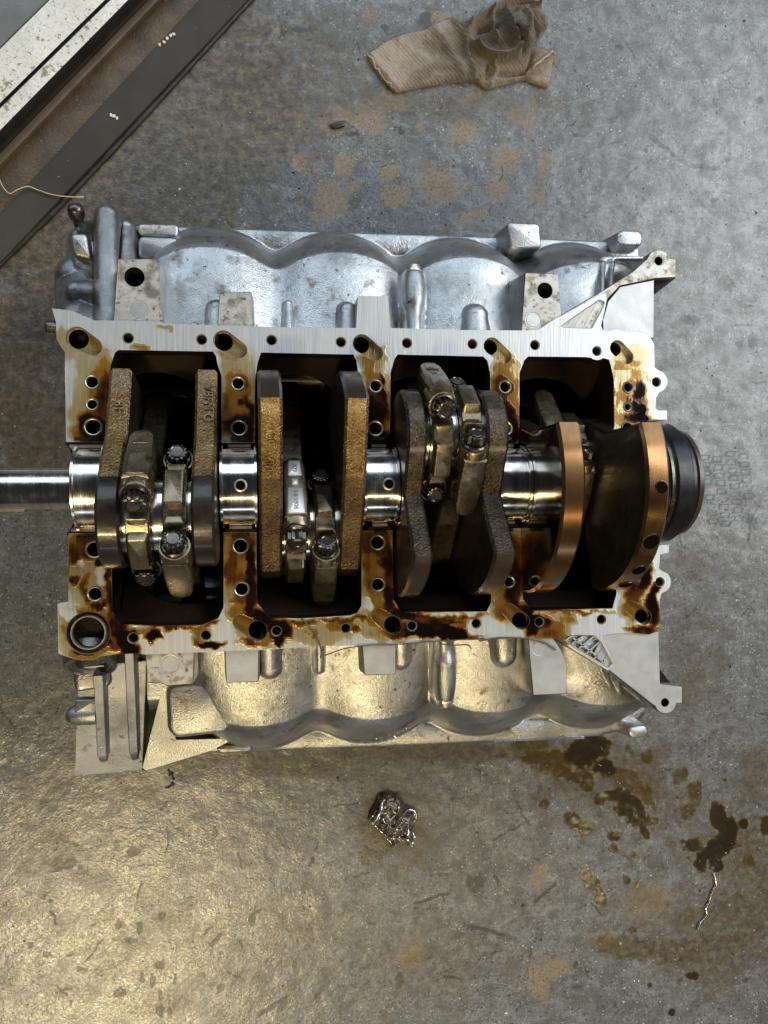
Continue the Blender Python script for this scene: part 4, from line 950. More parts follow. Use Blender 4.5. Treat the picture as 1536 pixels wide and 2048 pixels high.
# ---- front corner casting at the top
def hf(name, x0, x1, y0, y1, zmin, funcs, mat, step=.0009, k=.004, smoothk=55):
    nu, nv = int((x1 - x0) / step), int((y1 - y0) / step)
    X, Y = np.meshgrid(np.linspace(x0, x1, nu), np.linspace(y0, y1, nv)); Z = np.full_like(X, -9.0)
    for i, f in enumerate(funcs):
        z = f(X, Y); Z = z if i == 0 else smax(Z, z, .006)
    Z = Z + (fbm(X, Y, 60, 3) - .5) * .0012
    keep = Z > zmin
    co = np.stack([X, Y, np.maximum(Z, zmin) + H], -1).reshape(-1, 3)
    idx = np.arange(nu * nv).reshape(nv, nu); q4 = np.stack([idx[:-1, :-1], idx[:-1, 1:], idx[1:, 1:], idx[1:, :-1]], -1).reshape(-1, 4)
    q4 = q4[keep.ravel()[q4].any(1)]
    used = np.unique(q4); mp = np.full(len(co), -1); mp[used] = np.arange(len(used))
    me = fastmesh(name, co[used], quads=mp[q4]); me.set_sharp_from_angle(angle=rad(smoothk))
    return obj(name, me, [mat], block)
fx0, fx1 = P2(90, 560, -.05)[0], P2(245, 560, -.05)[0]
hf('front_casting', fx0, fx1, .104, P2(200, 404, -.05)[1], -.115,
   [cap_px((209, 424), (213, 660), 25, 26, -.040, -.013, .9), cap_px((172, 480), (190, 650), 40, 52, -.062, -.026, .5), cap_px((148, 545), (166, 640), 44, 60, -.050, -.020, .7), cap_px((150, 578), (185, 580), 22, 24, -.030, -.026, .8),
    cap_px((160, 470), (172, 520), 24, 26, -.052, -.048, .7), cap_px((170, 455), (200, 455), 18, 22, -.052, -.046, .8), cap_px((145, 520), (190, 540), 16, 26, -.060, -.040, .8), cap_px((150, 630), (200, 650), 30, 30, -.026, -.018, .5)], MAT['cast_dark'])
m = MB(); m.prism(roundpoly(PX([(140, 467), (172, 466), (182, 518), (146, 510)], -.040), .003), H - .085, H - .040, bevel=.002, draft=.003); m.make('front_boss', MAT['cast'], block, 40)
m = MB(); c = Vector(P(152, 438, -.045)); d = Vector((-.02, -.28, .95)).normalized()
m.lathe([(-.05, .004), (-.006, .004), (-.004, .0058), (.0, .0062), (.004, .0058), (.006, .0040), (.0068, .00001)], 18, M=Matrix.Translation(Vector(P(152, 424, -.045))) @ Vector((0, .45, .9)).to_track_quat('X', 'Z').to_matrix().to_4x4()); m.make('dowel_pin', MAT['bolt'], block, 40)
# black cap-screw in the front edge
m = MB(); c = Vector(P(103, 654, -.004)); Mx = Matrix.Translation(c) @ Vector((-.9, 0, .35)).to_track_quat('X', 'Z').to_matrix().to_4x4()
m.lathe([(-.010, .0032), (-.002, .0032), (-.002, .0046), (.0035, .0046), (.0042, .0040), (.0042, .0024), (.0015, .0022), (.0015, .00001)], 16, M=Mx); m.make('edge_screw', MAT['bolt'], block, 30)
# ---- lower front bracket: plate, two ribs, boss, wedge web
m = MB()
TL, TR, BR, BL = [Vector(P(*p)) for p in ((158, 1335, -.030), (292, 1322, -.026), (284, 1540, -.075), (150, 1552, -.075))]
N = 12; V = []; F = []
for j in range(N + 1):
    for i in range(2):
        a = (TL if i == 0 else TR).lerp(BL if i == 0 else BR, j / N); V.append(tuple(a))
for j in range(N): F.append((2 * j, 2 * j + 2, 2 * j + 3, 2 * j + 1))
b0 = len(V)
V += [tuple(p + Vector((0, 0, -.010))) for p in (TL, TR, BR, BL)]
V += [tuple(p + Vector((0, .004, -.022))) for p in (BR, BL)]
F += [(2 * N, b0 + 5, b0 + 4, 2 * N + 1), tuple([2 * j for j in range(N, -1, -1)] + [b0, b0 + 3, b0 + 5]), tuple([2 * j + 1 for j in range(N + 1)] + [b0 + 4, b0 + 2, b0 + 1])]
m.add(V, F); br = m.make('front_bracket', MAT['cast'], block, 30)
for a, b, r in (((196, 1352, -.022), (205, 1524, -.062), .0042), ((258, 1306, -.012), (268, 1520, -.062), .0040)):
    m = MB(); A, B = Vector(P(*a)), Vector(P(*b)); n = 14
    pts = [A.lerp(B, k / (n - 1)) for k in range(n)]
    V = []
    for k, p in enumerate(pts):
        w = r * (1 if k < n - 1 else .55); hgt = .004 if k < n - 1 else 0.0
        V += [tuple(p + Vector((dx * w, 0, dz))) for dx, dz in ((-1.7, -.024), (-.95, -.0022), (-.7, 0), (.7, 0), (.95, -.0022), (1.7, -.024))]
    F = [(k * 6 + i, k * 6 + i + 1, (k + 1) * 6 + i + 1, (k + 1) * 6 + i) for k in range(n - 1) for i in range(5)]
    e = (n - 1) * 6; o = len(V); V += [tuple(B + Vector((dx * r, -.006, -.024))) for dx in (-1.6, 1.6)]; F += [(e, e + 1, o), (e + 1, e + 2, e + 3, e + 4, o + 1, o), (e + 4, e + 5, o + 1)]
    m.add(V, F); m.make('bracket_rib', MAT['cast'], br, 50)
m = MB(); m.tube([Vector(P(146, 1430, -.0475)), Vector(P(150, 1430, -.0460)), Vector(P(194, 1427, -.0460))], [.0066, .0080, .0080], 20); m.make('bracket_boss', MAT['cast'], br, 50)
m = MB(); m.prism(roundpoly(PX([(149, 1400), (192, 1398), (192, 1425), (149, 1427)], -.0385), .001), H - .06, H - .0385, bevel=.0012); m.make('bracket_boss', MAT['cast'], br, 40)
m = MB(); m.prism(roundpoly(PX([(170, 1312), (222, 1308), (222, 1372), (150, 1386), (142, 1330)], -.03), .004), H - .09, H - .030, bevel=.002); m.make('bracket_neck', MAT['cast_dark'], br, 40)
# wedge-shaped web that runs from the bracket to the bank
m = MB(); W_ = [Vector(P(*p)) for p in ((326, 1372, -.046), (352, 1480, -.060), (470, 1477, -.064), (420, 1502, -.064), (292, 1541, -.060), (285, 1535, -.060))]
V = [tuple(p) for p in W_] + [tuple(p + Vector((0, .002, -.03))) for p in W_]
F = [(0, 1, 4, 5), (1, 2, 3, 4)] + [(i, (i + 1) % 6, 6 + (i + 1) % 6, 6 + i) for i in range(6)]
m.add(V, F); m.make('bracket_web', MAT['cast'], block, 20)
m = MB(); W2 = [Vector(P(*p)) for p in ((286, 1310, -.020), (326, 1372, -.0465), (292, 1541, -.0605), (276, 1540, -.090), (270, 1320, -.05))]
V = [tuple(p) for p in W2] + [tuple(p + Vector((0, .002, -.03))) for p in W2]
F = [(0, 1, 2, 3, 4)] + [(i, (i + 1) % 5, 5 + (i + 1) % 5, 5 + i) for i in range(5)]
m.add(V, F); m.make('bracket_web', MAT['cast_dark'], block, 20)
# raised panel of the first lower cylinder wall
m = MB(); m.prism(roundpoly(PX([(331, 1374), (440, 1366), (462, 1466), (350, 1478), (334, 1462)], -.034), .006), H - .06, H - .034, bevel=.004, draft=.003); m.make('wall_panel', MAT['cast'], block, 50)
# cast lettering, too worn to read, as small raised strokes
m = MB(); rnd = random.Random(9)
for row, (yy, x0, x1) in enumerate(((1452, 716, 765), (1452, 776, 784), (1448, 790, 824), (1463, 712, 766), (1463, 770, 800), (1462, 808, 822), (1474, 710, 724), (1476, 742, 786))):
    x = x0
    while x < x1:
        bow = -((x - 765) / 60.) ** 2 * 9
        a = P(x, yy + bow - 3, -.050); z = -.052 - .018 * max(0, (yy + bow - 1446) / 32)
        for s_ in range(rnd.randint(1, 3)):
            dx, dy = rnd.uniform(0, 4), rnd.uniform(-4, 3)
            p0 = Vector(P(x + dx, yy + bow + dy, z)); p1 = Vector(P(x + dx + rnd.choice((0, 3.5, 2)), yy + bow + dy + rnd.choice((0, 4, -3)), z))
            if (p1 - p0).length > .0003: m.tube([p0, p1], .0007, 5)
        x += 7.2
o = m.make('cast_lettering', MAT['rim'], block, 60); o['kind'] = 'stuff'

# ================================================================== CRANKSHAFT (lies in the block's saddles)
crank = thing('crankshaft', 'oily steel crankshaft lying in the block with copper-tinted counterweights at its rear end', 'crankshaft', (0, 0, H))
AX = Matrix.Translation((0, 0, H))
def jour(x0, x1, r, name='main_journal', mat='journal', f=.0012, hole=None):
    m = MB(); m.lathe([(x0, r - f * .2 - .004), (x0, r + .0022), (x0 + .0016, r + .0022), (x0 + .0018, r), (x1 - .0018, r), (x1 - .0016, r + .0022), (x1, r + .0022), (x1, r - .004)], 72, M=AX)
    o = m.make(name, MAT[mat], crank, 30)
    if hole:
        a = rad(hole[1]); rr = .0030; d = Vector((0, -math.sin(a), math.cos(a)))
        q = MB(); q.lathe([(.0005, rr * 1.5), (.0008, rr * 1.15), (.0002, rr), (-.0015, rr * .96), (-.0015, .00001)], 20, M=Matrix.Translation(Vector((hole[0], 0, H)) + d * (r - .0002)) @ d.to_track_quat('X', 'Z').to_matrix().to_4x4())
        q.make('oil_hole', [MAT['rim']], o, 40)
        q = MB(); q.lathe([(.00072, rr * 1.05), (.00074, .00001)], 20, M=Matrix.Translation(Vector((hole[0], 0, H)) + d * (r - .0002)) @ d.to_track_quat('X', 'Z').to_matrix().to_4x4())
        q.make('oil_hole', [MAT['void']], o, 40)  # black disc painted as the hole's dark inside
    return o
jour(-.2095, -.1865, .0284)
jour(-.1125, -.0875, .0277, hole=(-.0985, 0))
jour(-.0125, .0125, .0276, hole=(.0045, 0))
jour(.0865, .1105, .0276)
jour(.189, .210, .0276)
m = MB(); m.lathe([(-.335, .00001), (-.335, .0128), (-.334, .0147), (-.2125, .0147), (-.2105, .0158), (-.2095, .0266), (-.208, .0280)], 64, M=AX); m.make('snout', MAT['journal'], crank, 30)
m = MB(); c = Vector(P(26, 1022, -.002)); m.box(tuple(c), (.0165, .0016, .004)); m.make('snout_key', MAT['rim'], crank)
m = MB(); m.lathe([(-.1905, .0335), (-.1885, .0345), (-.1875, .030)], 56, M=AX); m.make('thrust_collar', MAT['journal'], crank, 30)
m = MB(); m.lathe([(.1085, .0275), (.110, .0285), (.1125, .0278), (.1275, .0278)], 56, M=AX); m.make('thrust_collar', MAT['journal'], crank, 30)

AL, TH, RL, RC = 30.63, .0388, .0345, .083
def pol(a, r): return (-r * math.sin(rad(a)), r * math.cos(rad(a)))
PIN = {1: AL, 2: AL + 90, 3: AL - 90, 4: AL + 180}
def web(T, x0, x1, skew=0.0):
    p = PIN[T]; c = pol(p, TH)
    lobe = lambda a0, a1, n=14: [(c[0] - RL * math.sin(rad(a0 + (a1 - a0) * i / n)), c[1] + RL * math.cos(rad(a0 + (a1 - a0) * i / n))) for i in range(n + 1)]
    arc = lambda a0, a1, n=26: [pol(a0 + (a1 - a0) * i / n, RC) for i in range(n + 1)]
    # each entry: (points, material of the sides that start there)
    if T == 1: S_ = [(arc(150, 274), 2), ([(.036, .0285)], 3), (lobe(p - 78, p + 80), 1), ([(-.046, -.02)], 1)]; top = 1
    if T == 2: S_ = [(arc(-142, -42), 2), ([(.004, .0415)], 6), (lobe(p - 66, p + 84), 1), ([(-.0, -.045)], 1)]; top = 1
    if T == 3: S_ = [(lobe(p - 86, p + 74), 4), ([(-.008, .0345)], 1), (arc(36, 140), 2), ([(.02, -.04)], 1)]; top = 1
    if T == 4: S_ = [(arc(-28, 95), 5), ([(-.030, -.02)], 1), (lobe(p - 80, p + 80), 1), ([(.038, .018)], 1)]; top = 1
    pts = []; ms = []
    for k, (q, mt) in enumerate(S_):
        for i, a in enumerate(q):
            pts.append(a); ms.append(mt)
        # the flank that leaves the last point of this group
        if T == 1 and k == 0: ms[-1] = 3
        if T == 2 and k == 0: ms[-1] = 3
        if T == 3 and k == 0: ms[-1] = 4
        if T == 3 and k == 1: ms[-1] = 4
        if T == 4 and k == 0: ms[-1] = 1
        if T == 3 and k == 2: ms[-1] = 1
    n = len(pts); a2 = sum(pts[i][0] * pts[(i + 1) % n][1] - pts[(i + 1) % n][0] * pts[i][1] for i in range(n))
    bv = .0019
    P_ = pts if a2 > 0 else list(reversed(pts)); M_ = ms if a2 > 0 else [ms[(n - 2 - i) % n] for i in range(n)]
    inn = offset(P_, -bv)
    rings = [(inn, x0), (P_, x0 + bv), (P_, x1 - bv), (inn, x1)]
    V = []
    for q, x in rings: V += [(x + skew * math.hypot(y, z), y, z + H) for y, z in q]
    F = []; mi = []
    for k in range(3):
        for i in range(n):
            j = (i + 1) % n; F.append((k * n + i, k * n + j, (k + 1) * n + j, (k + 1) * n + i)); mi.append(M_[i] if k == 1 else (M_[i] if M_[i] in (3, 5, 4, 6) else 0))
    F += [tuple(range(3 * n, 4 * n)), tuple(reversed(range(n)))]; mi += [0, 0]
    me = mesh('counterweight', V, F, None, mi)
    bm = bmesh.new(); bm.from_mesh(me)
    big = [f for f in bm.faces if len(f.verts) > 10]
    bmesh.ops.triangulate(bm, faces=big)
    bmesh.ops.recalc_face_normals(bm, faces=bm.faces)
    bm.to_mesh(me); bm.free(); fin(me, 24)
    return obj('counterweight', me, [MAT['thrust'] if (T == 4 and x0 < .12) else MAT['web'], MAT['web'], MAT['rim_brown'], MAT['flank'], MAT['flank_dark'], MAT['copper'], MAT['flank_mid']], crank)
WEBS = {1: ((-.1870, -.1722), (-.1290, -.1141)), 2: ((-.0862, -.0702), (-.0295, -.0133)), 3: ((.0132, .0272), (.0690, .0848)), 4: ((.1112, .1277), (.1706, .1876))}
wobs = {}
for T in WEBS:
    for k, (a, b) in enumerate(WEBS[T]): wobs[(T, k)] = web(T, a, b)
    c = pol(PIN[T], TH); x0, x1 = WEBS[T][0][1], WEBS[T][1][0]
    m = MB(); m.lathe([(x0 - .002, .0262), (x0 + .0012, .0262), (x0 + .0012, .0252), (x1 - .0012, .0252), (x1 - .0012, .0262), (x1 + .002, .0262)], 48, M=Matrix.Translation((0, c[0], c[1] + H)))
    m.make('rod_journal', MAT['journal'], crank, 40)
# balance holes on the last counterweight's rim, dark insides painted as black discs
for a, r, xo in ((4, .0042, .0105), (31, .0058, .0085), (50, .0048, .0085), (66, .0052, .0085)):
    d = Vector((0,) + pol(a, 1.0)); c = Vector((.1706 + xo, 0, H)) + d * (RC + .0001)
    Mx = Matrix.Translation(c) @ d.to_track_quat('X', 'Z').to_matrix().to_4x4()
    q = MB(); q.lathe([(-.0006, r * 1.12), (.0003, r * 1.1), (.0004, r * 1.02), (-.0004, r)], 24, M=Mx)
    o = q.make('balance_hole', MAT['rim_brown'], wobs[(4, 1)], 40)
    q = MB(); q.lathe([(.00018, r * 1.03), (.0002, .00001)], 24, M=Mx); q.make('balance_hole', MAT['void'], wobs[(4, 1)], 40)
# raised forging marks on two flanks
def textmesh(body, size, depth):
    cu = bpy.data.curves.new('letters', 'FONT'); cu.body = body; cu.size = size; cu.extrude = depth; cu.align_x = 'CENTER'; cu.align_y = 'CENTER'; cu.resolution_u = 3
    o = bpy.data.objects.new('letters', cu); COL.objects.link(o); bpy.context.view_layer.update()
    me = bpy.data.meshes.new_from_object(o.evaluated_get(bpy.context.evaluated_depsgraph_get())); bpy.data.objects.remove(o); return me
def place(me, name, centre, xdir, normal, mat, parent):
    x = Vector(xdir).normalized(); z = Vector(normal).normalized(); y = z.cross(x)
    M_ = Matrix((x, y, z)).transposed().to_4x4(); M_.translation = Vector(centre)
    me.transform(M_); me.name = name; return obj(name, me, mat, parent)
ca, cb = Vector((0,) + pol(-42, RC)), Vector((0, .004, .0415)); fl_ = (cb - ca).normalized(); nrm = Vector((1, 0, 0)).cross(fl_); nrm = nrm if nrm.z > 0 else -nrm
for body, x, t in (('CC Vin', -.0782, .64),):
    place(textmesh(body, .0098, .0011), 'forging_mark', Vector((x, 0, H)) + ca.lerp(cb, t) + nrm * .0003, fl_, nrm, MAT['flank'], wobs[(2, 0)])
ca, cb = Vector((0,) + pol(-86, RC)), Vector((0, .036, .0285)); fl_ = (cb - ca).normalized(); nrm = Vector((1, 0, 0)).cross(fl_); nrm = nrm if nrm.z > 0 else -nrm
place(textmesh('VBFM G', .0088, .0011), 'forging_mark', Vector((-.1200, 0, H)) + ca.lerp(cb, .55) + nrm * .0003, fl_, nrm, MAT['flank'], wobs[(1, 1)])
place(textmesh('S 81', .0086, .0011), 'forging_mark', Vector((-.1790, 0, H)) + ca.lerp(cb, .55) + nrm * .0003, fl_, nrm, MAT['flank'], wobs[(1, 0)])
# rear flange of the shaft
m = MB(); m.lathe([(.187, .034), (.205, .036), (.2405, .036), (.2415, .034), (.2415, .00001)], 56, M=AX); m.make('rear_flange', MAT['web'], crank, 30)
# ================================================================== REAR SEAL
seal = thing('rear_seal', 'thick black rubber ring round the crankshaft end, overhanging the floor', 'oil seal', (.22, 0, H))
m = MB(); m.lathe([(.2085, .0372), (.2085, .0425), (.2095, .0442), (.2140, .0450), (.2158, .0468), (.2265, .0468), (.2280, .0452), (.2285, .0442), (.2310, .0440), (.2325, .0425), (.2325, .0372)], 88, M=AX); m.make('seal_body', MAT['rubber'], seal, 26)
m = MB(); m.lathe([(.2330, .0372), (.2350, .0415), (.2385, .0412), (.2395, .0400), (.2395, .0365)], 80, M=AX); m.make('seal_lip', metal('seal_lip_brown', (.045, .032, .03), (.075, .055, .05), .3, .24, .36, 60, 500, .1, .0004), seal, 26)
m = MB(); m.lathe([(.2105, .0452), (.2105, .0458), (.2125, .0458), (.2125, .0452)], 80, M=AX); m.make('seal_spring', MAT['bolt'], seal, 26)

MAT['stamp'] = metal('stamped_steel_glare', (.62, .59, .56), (.78, .75, .72), .6, .3, .42, 120, 900, .15, .0003)  # brighter colour stands in for a white reflection on one rod's pads
# ================================================================== CONNECTING RODS
def rod_axes(T, kind):
    c = Vector((0,) + pol(PIN[T], TH)); ax = Vector((0, .70711 if kind == 'A' else -.70711, -.70711)); Lr = .150
    b = c.dot(ax); k = b + math.sqrt(b * b - c.dot(c) + Lr * Lr); w = ax * k; r = (w - c).normalized(); n = -r
    t = Vector((1, 0, 0)).cross(n); t = t if t.z > 0 else -t
    return c, n, t
ROD = {}
def build_rod():
    """big end at the origin; local x = crank axis, y = across the bolts, z = towards the cap; the +y side is the one that shows"""
    g = {}
    hw = .0098; D = .0326; HB = .0297
    # cap: arch over the pin between the two bolt seats
    prof = [(-.0420, -.0005), (-.0420, .0140), (-.0408, .0168), (-.0250, .0172), (-.0215, .0215)]
    prof += [(.0335 * math.sin(rad(a)), .0335 * math.cos(rad(a))) for a in (-34, -24, -12, 0, 12, 24, 34)]
    prof += [(.0215, .0215), (.0250, .0172), (.0408, .0168), (.0420, .0140), (.0420, -.0005)]
    prof += [(.0262 * math.sin(rad(a)), .0262 * math.cos(rad(a))) for a in np.linspace(90, -90, 19)]
    def ext(m, prof, hw, bev, mi=0):
        n = len(prof); P_ = ccw(prof); inn = offset(P_, -bev)
        V = []
        for q, x in ((inn, -hw), (P_, -hw + bev), (P_, hw - bev), (inn, hw)): V += [(x, a, b) for a, b in q]
        F = [(k * n + i, k * n + (i + 1) % n, (k + 1) * n + (i + 1) % n, (k + 1) * n + i) for k in range(3) for i in range(n)] + [tuple(range(3 * n, 4 * n)), tuple(reversed(range(n)))]
        m.add(V, F, mi)
    m = MB(); ext(m, prof, .0074, .0009)
    # waists: the cap narrows between crown and bolt seat, seat bosses are round
    for s in (-1, 1):
        Mz = Matrix.Translation((0, s * D, 0)) @ Matrix.Rotation(-math.pi / 2, 4, 'Y')
        m.lathe([(-.001, .0104), (.0163, .0104), (.0176, .0098), (.0178, .0086), (.0178, .00001)], 28, M=Mz)
    g['cap'] = m
    m = MB(); m.prism(roundpoly([(-.0060, -.0128), (.0060, -.0128), (.0060, .0128), (-.0060, .0128)], .0018), .028, .0372, bevel=.0012, draft=.0014); g['crown'] = m
    m = MB()
    for s in (-1, 1):
        m.prism([(-.0038, s * .0128), (.0038, s * .0128), (.0066, s * .0225), (-.0066, s * .0225)], .018, .0285 if s else 0, bevel=.0012, draft=.001)
    g['waist'] = m
    # lower half of the big end running into the shank
    prof = [(.0420, -.0005), (.0420, -.0200), (.0400, -.0275), (.0330, -.0330), (.0210, -.0420), (.0125, -.0560), (.0105, -.0800), (.0100, -.1350), (-.0100, -.1350), (-.0105, -.0800), (-.0125, -.0560), (-.0210, -.0420), (-.0330, -.0330), (-.0400, -.0275), (-.0420, -.0200), (-.0420, -.0005)]
    prof += [(-.0262 * math.cos(rad(a)), -.0262 * math.sin(rad(a))) for a in np.linspace(0, 180, 19)]
    m = MB(); ext(m, prof, .0088, .0014); g['shank'] = m
    # flank boss: rounded tongue that houses the bolt thread
    for s in (-1, 1):
        m = MB()
        outl = [(-.0082, .012), (-.0088, -.008), (-.0082, -.026)] + [(.0080 * -math.cos(rad(a)), -.030 - .0085 * math.sin(rad(a))) for a in np.linspace(8, 172, 9)] + [(.0082, -.026), (.0088, -.008), (.0082, .012)]
        Mz = Matrix(((1, 0, 0, 0), (0, 0, s, 0), (0, 1, 0, 0), (0, 0, 0, 1)))
        m.prism(outl, .030, .0436, M=Mz, bevel=.0022); g['flank%d' % s] = m
    m = MB()
    Mz = Matrix(((1, 0, 0, 0), (0, 0, 1, 0), (0, 1, 0, 0), (0, 0, 0, 1)))
    m.prism(roundpoly([(-.0052, -.0115), (.0052, -.0115), (.0060, .0098), (-.0060, .0098)], .001), .042, .0443, M=Mz, bevel=.0005)
    g['stamp_a'] = m
    m = MB(); m.prism(roundpoly([(-.0042, -.0345), (.0042, -.0345), (.0052, -.0215), (-.0052, -.0215)], .001), .042, .0443, M=Mz, bevel=.0005); g['stamp_b'] = m
    m = MB(); m.prism(roundpoly([(-.0022, -.0192), (.0022, -.0192), (.0022, -.0138), (-.0022, -.0138)], .0006), .042, .0440, M=Mz, bevel=.0004); g['stamp_c'] = m
    # bolt: flange, twelve-point head, dished top
    m = MB()
    hd = []
    for i in range(24):
        a = 2 * math.pi * i / 24; r = .0072 if i % 2 == 0 else .0057; hd.append((r * math.cos(a), r * math.sin(a)))
    m.lathe([(.0178, .0086), (.0180, .0088), (.0194, .0088), (.0204, .0078)], 28, M=Matrix.Rotation(-math.pi / 2, 4, 'Y'))
    m.prism(hd, .0196, .0272, bevel=.0012)
    m.lathe([(.0272, .0050), (.0282, .0049), (.0284, .0044), (.0279, .0038), (.0278, .00001)], 24, M=Matrix.Rotation(-math.pi / 2, 4, 'Y'))
    g['bolt'] = m
    # piston: crown disc, skirt and pin boss below the rings
    m = MB(); Mx = Matrix.Translation((0, 0, -.150)) @ Matrix.Rotation(math.pi / 2, 4, 'Y')
    m.lathe([(.028, .00001), (.028, .0395), (.012, .0400), (-.012, .0400), (-.012, .0370), (.010, .0365), (.010, .0001)], 44, M=Mx)
    m.lathe([(-.030, .0105), (-.030, .0150), (.030, .0150), (.030, .0105)], 24, M=Matrix.Translation((0, 0, -.150)))
    g['piston'] = m
    return g
parts = build_rod()
first = {}
INFO = {(1, 'A'): (-.1618, 'connecting rod beside the front counterweight, its cap leaning to the threaded port side'), (1, 'B'): (-.1392, 'connecting rod in the front bay with the bright golden cap crown'),
        (2, 'A'): (-.0605, 'connecting rod in the second bay with bright stamped numbers on its flank'), (2, 'B'): (-.0395, 'plain connecting rod beside the one with bright stamped numbers'),
        (3, 'A'): (.0385, 'raised connecting rod in the third bay with a grey upper flank'), (3, 'B'): (.0590, 'raised connecting rod in the third bay nearest the copper-tinted counterweight'),
        (4, 'A'): (.1390, 'connecting rod tip peeping out behind the copper-tinted counterweight in the rear bay'), (4, 'B'): (.1602, 'shadowed connecting rod between the two copper-tinted counterweights')}
ORDER = list(INFO)
for key in ORDER:
    T, kind = key; x, lab = INFO[key]
    c, n, t = rod_axes(T, kind)
    yv = t if True else -t
    xv = yv.cross(n)                                   # right-handed frame: x, y = t, z = n
    R_ = Matrix((xv, yv, n)).transposed().to_4x4()
    root = bpy.data.objects.new('connecting_rod', None); COL.objects.link(root); root.empty_display_size = .02
    root.matrix_world = Matrix.Translation((x, c.y, c.z + H)) @ R_
    root['label'] = lab; root['category'] = 'connecting rod'; root['group'] = 'connecting rods on the crankshaft'
    def put(nm, src, parent, off=(0, 0, 0)):
        if src not in first:
            o = parts[src].make(nm, MAT['bolt'] if src == 'bolt' else (MAT['web'] if src == 'piston' else MAT['rod']), None, 26); first[src] = o
        else:
            o = first[src].copy(); o.name = nm; COL.objects.link(o)
        o.parent = parent; o.location = off; return o
    cap = put('rod_cap', 'cap', root); put('cap_crown', 'crown', cap); put('cap_waist', 'waist', cap)
    sh = put('rod_shank', 'shank', root); put('bolt_boss', 'flank1', sh); put('bolt_boss', 'flank-1', sh)
    for s in (-1, 1): put('rod_bolt', 'bolt', root, (0, s * .0326, 0))
    if kind == 'A' and T in (1, 2, 3):
        put('stamped_pad', 'stamp_a', sh); put('stamped_pad', 'stamp_b', sh); put('stamped_pad', 'stamp_c', sh)
    put('piston', 'piston', root)
    if key == (2, 'A'):
        for o in sh.children:
            if o.name.startswith('stamped_pad'): o.data = o.data.copy(); o.data.materials[0] = MAT['stamp']; o['label'] = 'pad with stamped numbers, a white reflection painted into its colour'
        for body, zc, sz in (('HF9806', -.0008, .0048), ('809', -.028, .0050)):
            me = textmesh(body, sz, .00012)
            Mt = Matrix(((0, 1, 0, 0), (0, 0, 1, .04445), (1, 0, 0, zc), (0, 0, 0, 1)))
            me.transform(Mt); o = obj('stamped_number', me, MAT['bolt']); o.parent = sh

# ================================================================== RAG
rag = thing('shop_rag', 'crumpled brown oil-stained shop rag lying on the floor behind the block', 'rag', tuple(P(920, 100, -H)))
zr = .004 - H
outl = [(735, 106), (752, 96), (775, 80), (812, 65), (850, 58), (880, 44), (905, 36), (930, 40), (955, 36), (975, 24), (1000, 12), (1025, 7), (1050, 8), (1066, 18), (1072, 30), (1086, 34), (1092, 48), (1088, 66), (1080, 80), (1066, 98), (1064, 104),
        (1085, 104), (1098, 106), (1106, 114), (1104, 140), (1099, 168), (1092, 173), (1062, 162), (1050, 158), (1030, 162), (1000, 170), (978, 176), (962, 168), (950, 160), (900, 164), (840, 173), (798, 182), (786, 176), (770, 158), (752, 135)]
oW = PX(outl, zr); oW = [tuple(p)[:2] for p in spline([Vector((a, b, 0)) for a, b in oW + oW[:1]], 3)][:-1]
xy, tr = cdt([oW], [], .0013)
A = xy[tr]; s_ = np.cross(A[:, 1] - A[:, 0], A[:, 2] - A[:, 0]); tr[s_ < 0] = tr[s_ < 0][:, ::-1]
co = np.concatenate([xy, np.full((len(xy), 1), .004)], 1); px, py = projpx(co)
edge = segdist(px, py, outl + outl[:1])
h = 5.5 * np.sqrt(np.clip(edge / 7.0, 0, 1) * (2 - np.clip(edge / 7.0, 0, 1)))
bun = np.exp(-(((px - 1025) / 62) ** 2 + ((py - 75) / 52) ** 2)); h += 30 * bun
def rid(pts, w, a, side=0):
    """rounded fold along a line; side=1/-1 makes a step that is steep on one side"""
    global h
    pts = [tuple(p)[:2] for p in spline([Vector((x, y, 0)) for x, y in pts], 5)]
    d = segdist(px, py, pts); k = np.exp(-(d / w) ** 2)
    if side:
        q = np.array(pts); j = np.argmin(np.hypot(px[:, None] - q[None, :-1, 0], py[:, None] - q[None, :-1, 1]), 1)
        dv = q[j + 1] - q[j]; cr = dv[:, 0] * (py - q[j, 1]) - dv[:, 1] * (px - q[j, 0])
        k = np.where(cr * side > 0, k, np.exp(-(d / (w * .22)) ** 2))
    h += a * k * 1.25
rid([(936, 52), (965, 34), (1000, 16), (1030, 11), (1055, 16), (1068, 28)], 7, 11, 1)
rid([(948, 104), (965, 118), (990, 126), (1020, 124), (1045, 114), (1056, 104)], 9, 14, -1)
rid([(1000, 38), (1006, 60), (1012, 80), (1022, 100), (1028, 118)], 7, 12, 1)
rid([(1026, 34), (1046, 28), (1068, 30)], 6, 9, 1)
rid([(1020, 78), (1034, 96), (1036, 116)], 5, -14)
rid([(936, 52), (934, 80), (946, 102)], 8, 6)
rid([(1060, 40), (1078, 50), (1084, 66)], 9, 8)
rid([(1050, 150), (1070, 132), (1090, 116), (1104, 112)], 6, 6, 1)
rid([(985, 132), (988, 150), (980, 170)], 5, 6); rid([(972, 138), (972, 158)], 3, -5)
rid([(975, 150), (1010, 152), (1048, 146), (1058, 120)], 4, -7)
rid([(800, 165), (870, 152), (960, 150)], 9, 2.2); rid([(745, 112), (790, 172)], 7, 1.6)
rid([(905, 40), (925, 75), (936, 120), (950, 158)], 7, 6, 1); rid([(870, 62), (896, 100), (925, 150)], 9, 3.5); rid([(800, 85), (850, 120), (930, 140)], 10, 2.4); rid([(980, 30), (975, 60), (985, 95)], 6, 8, -1)
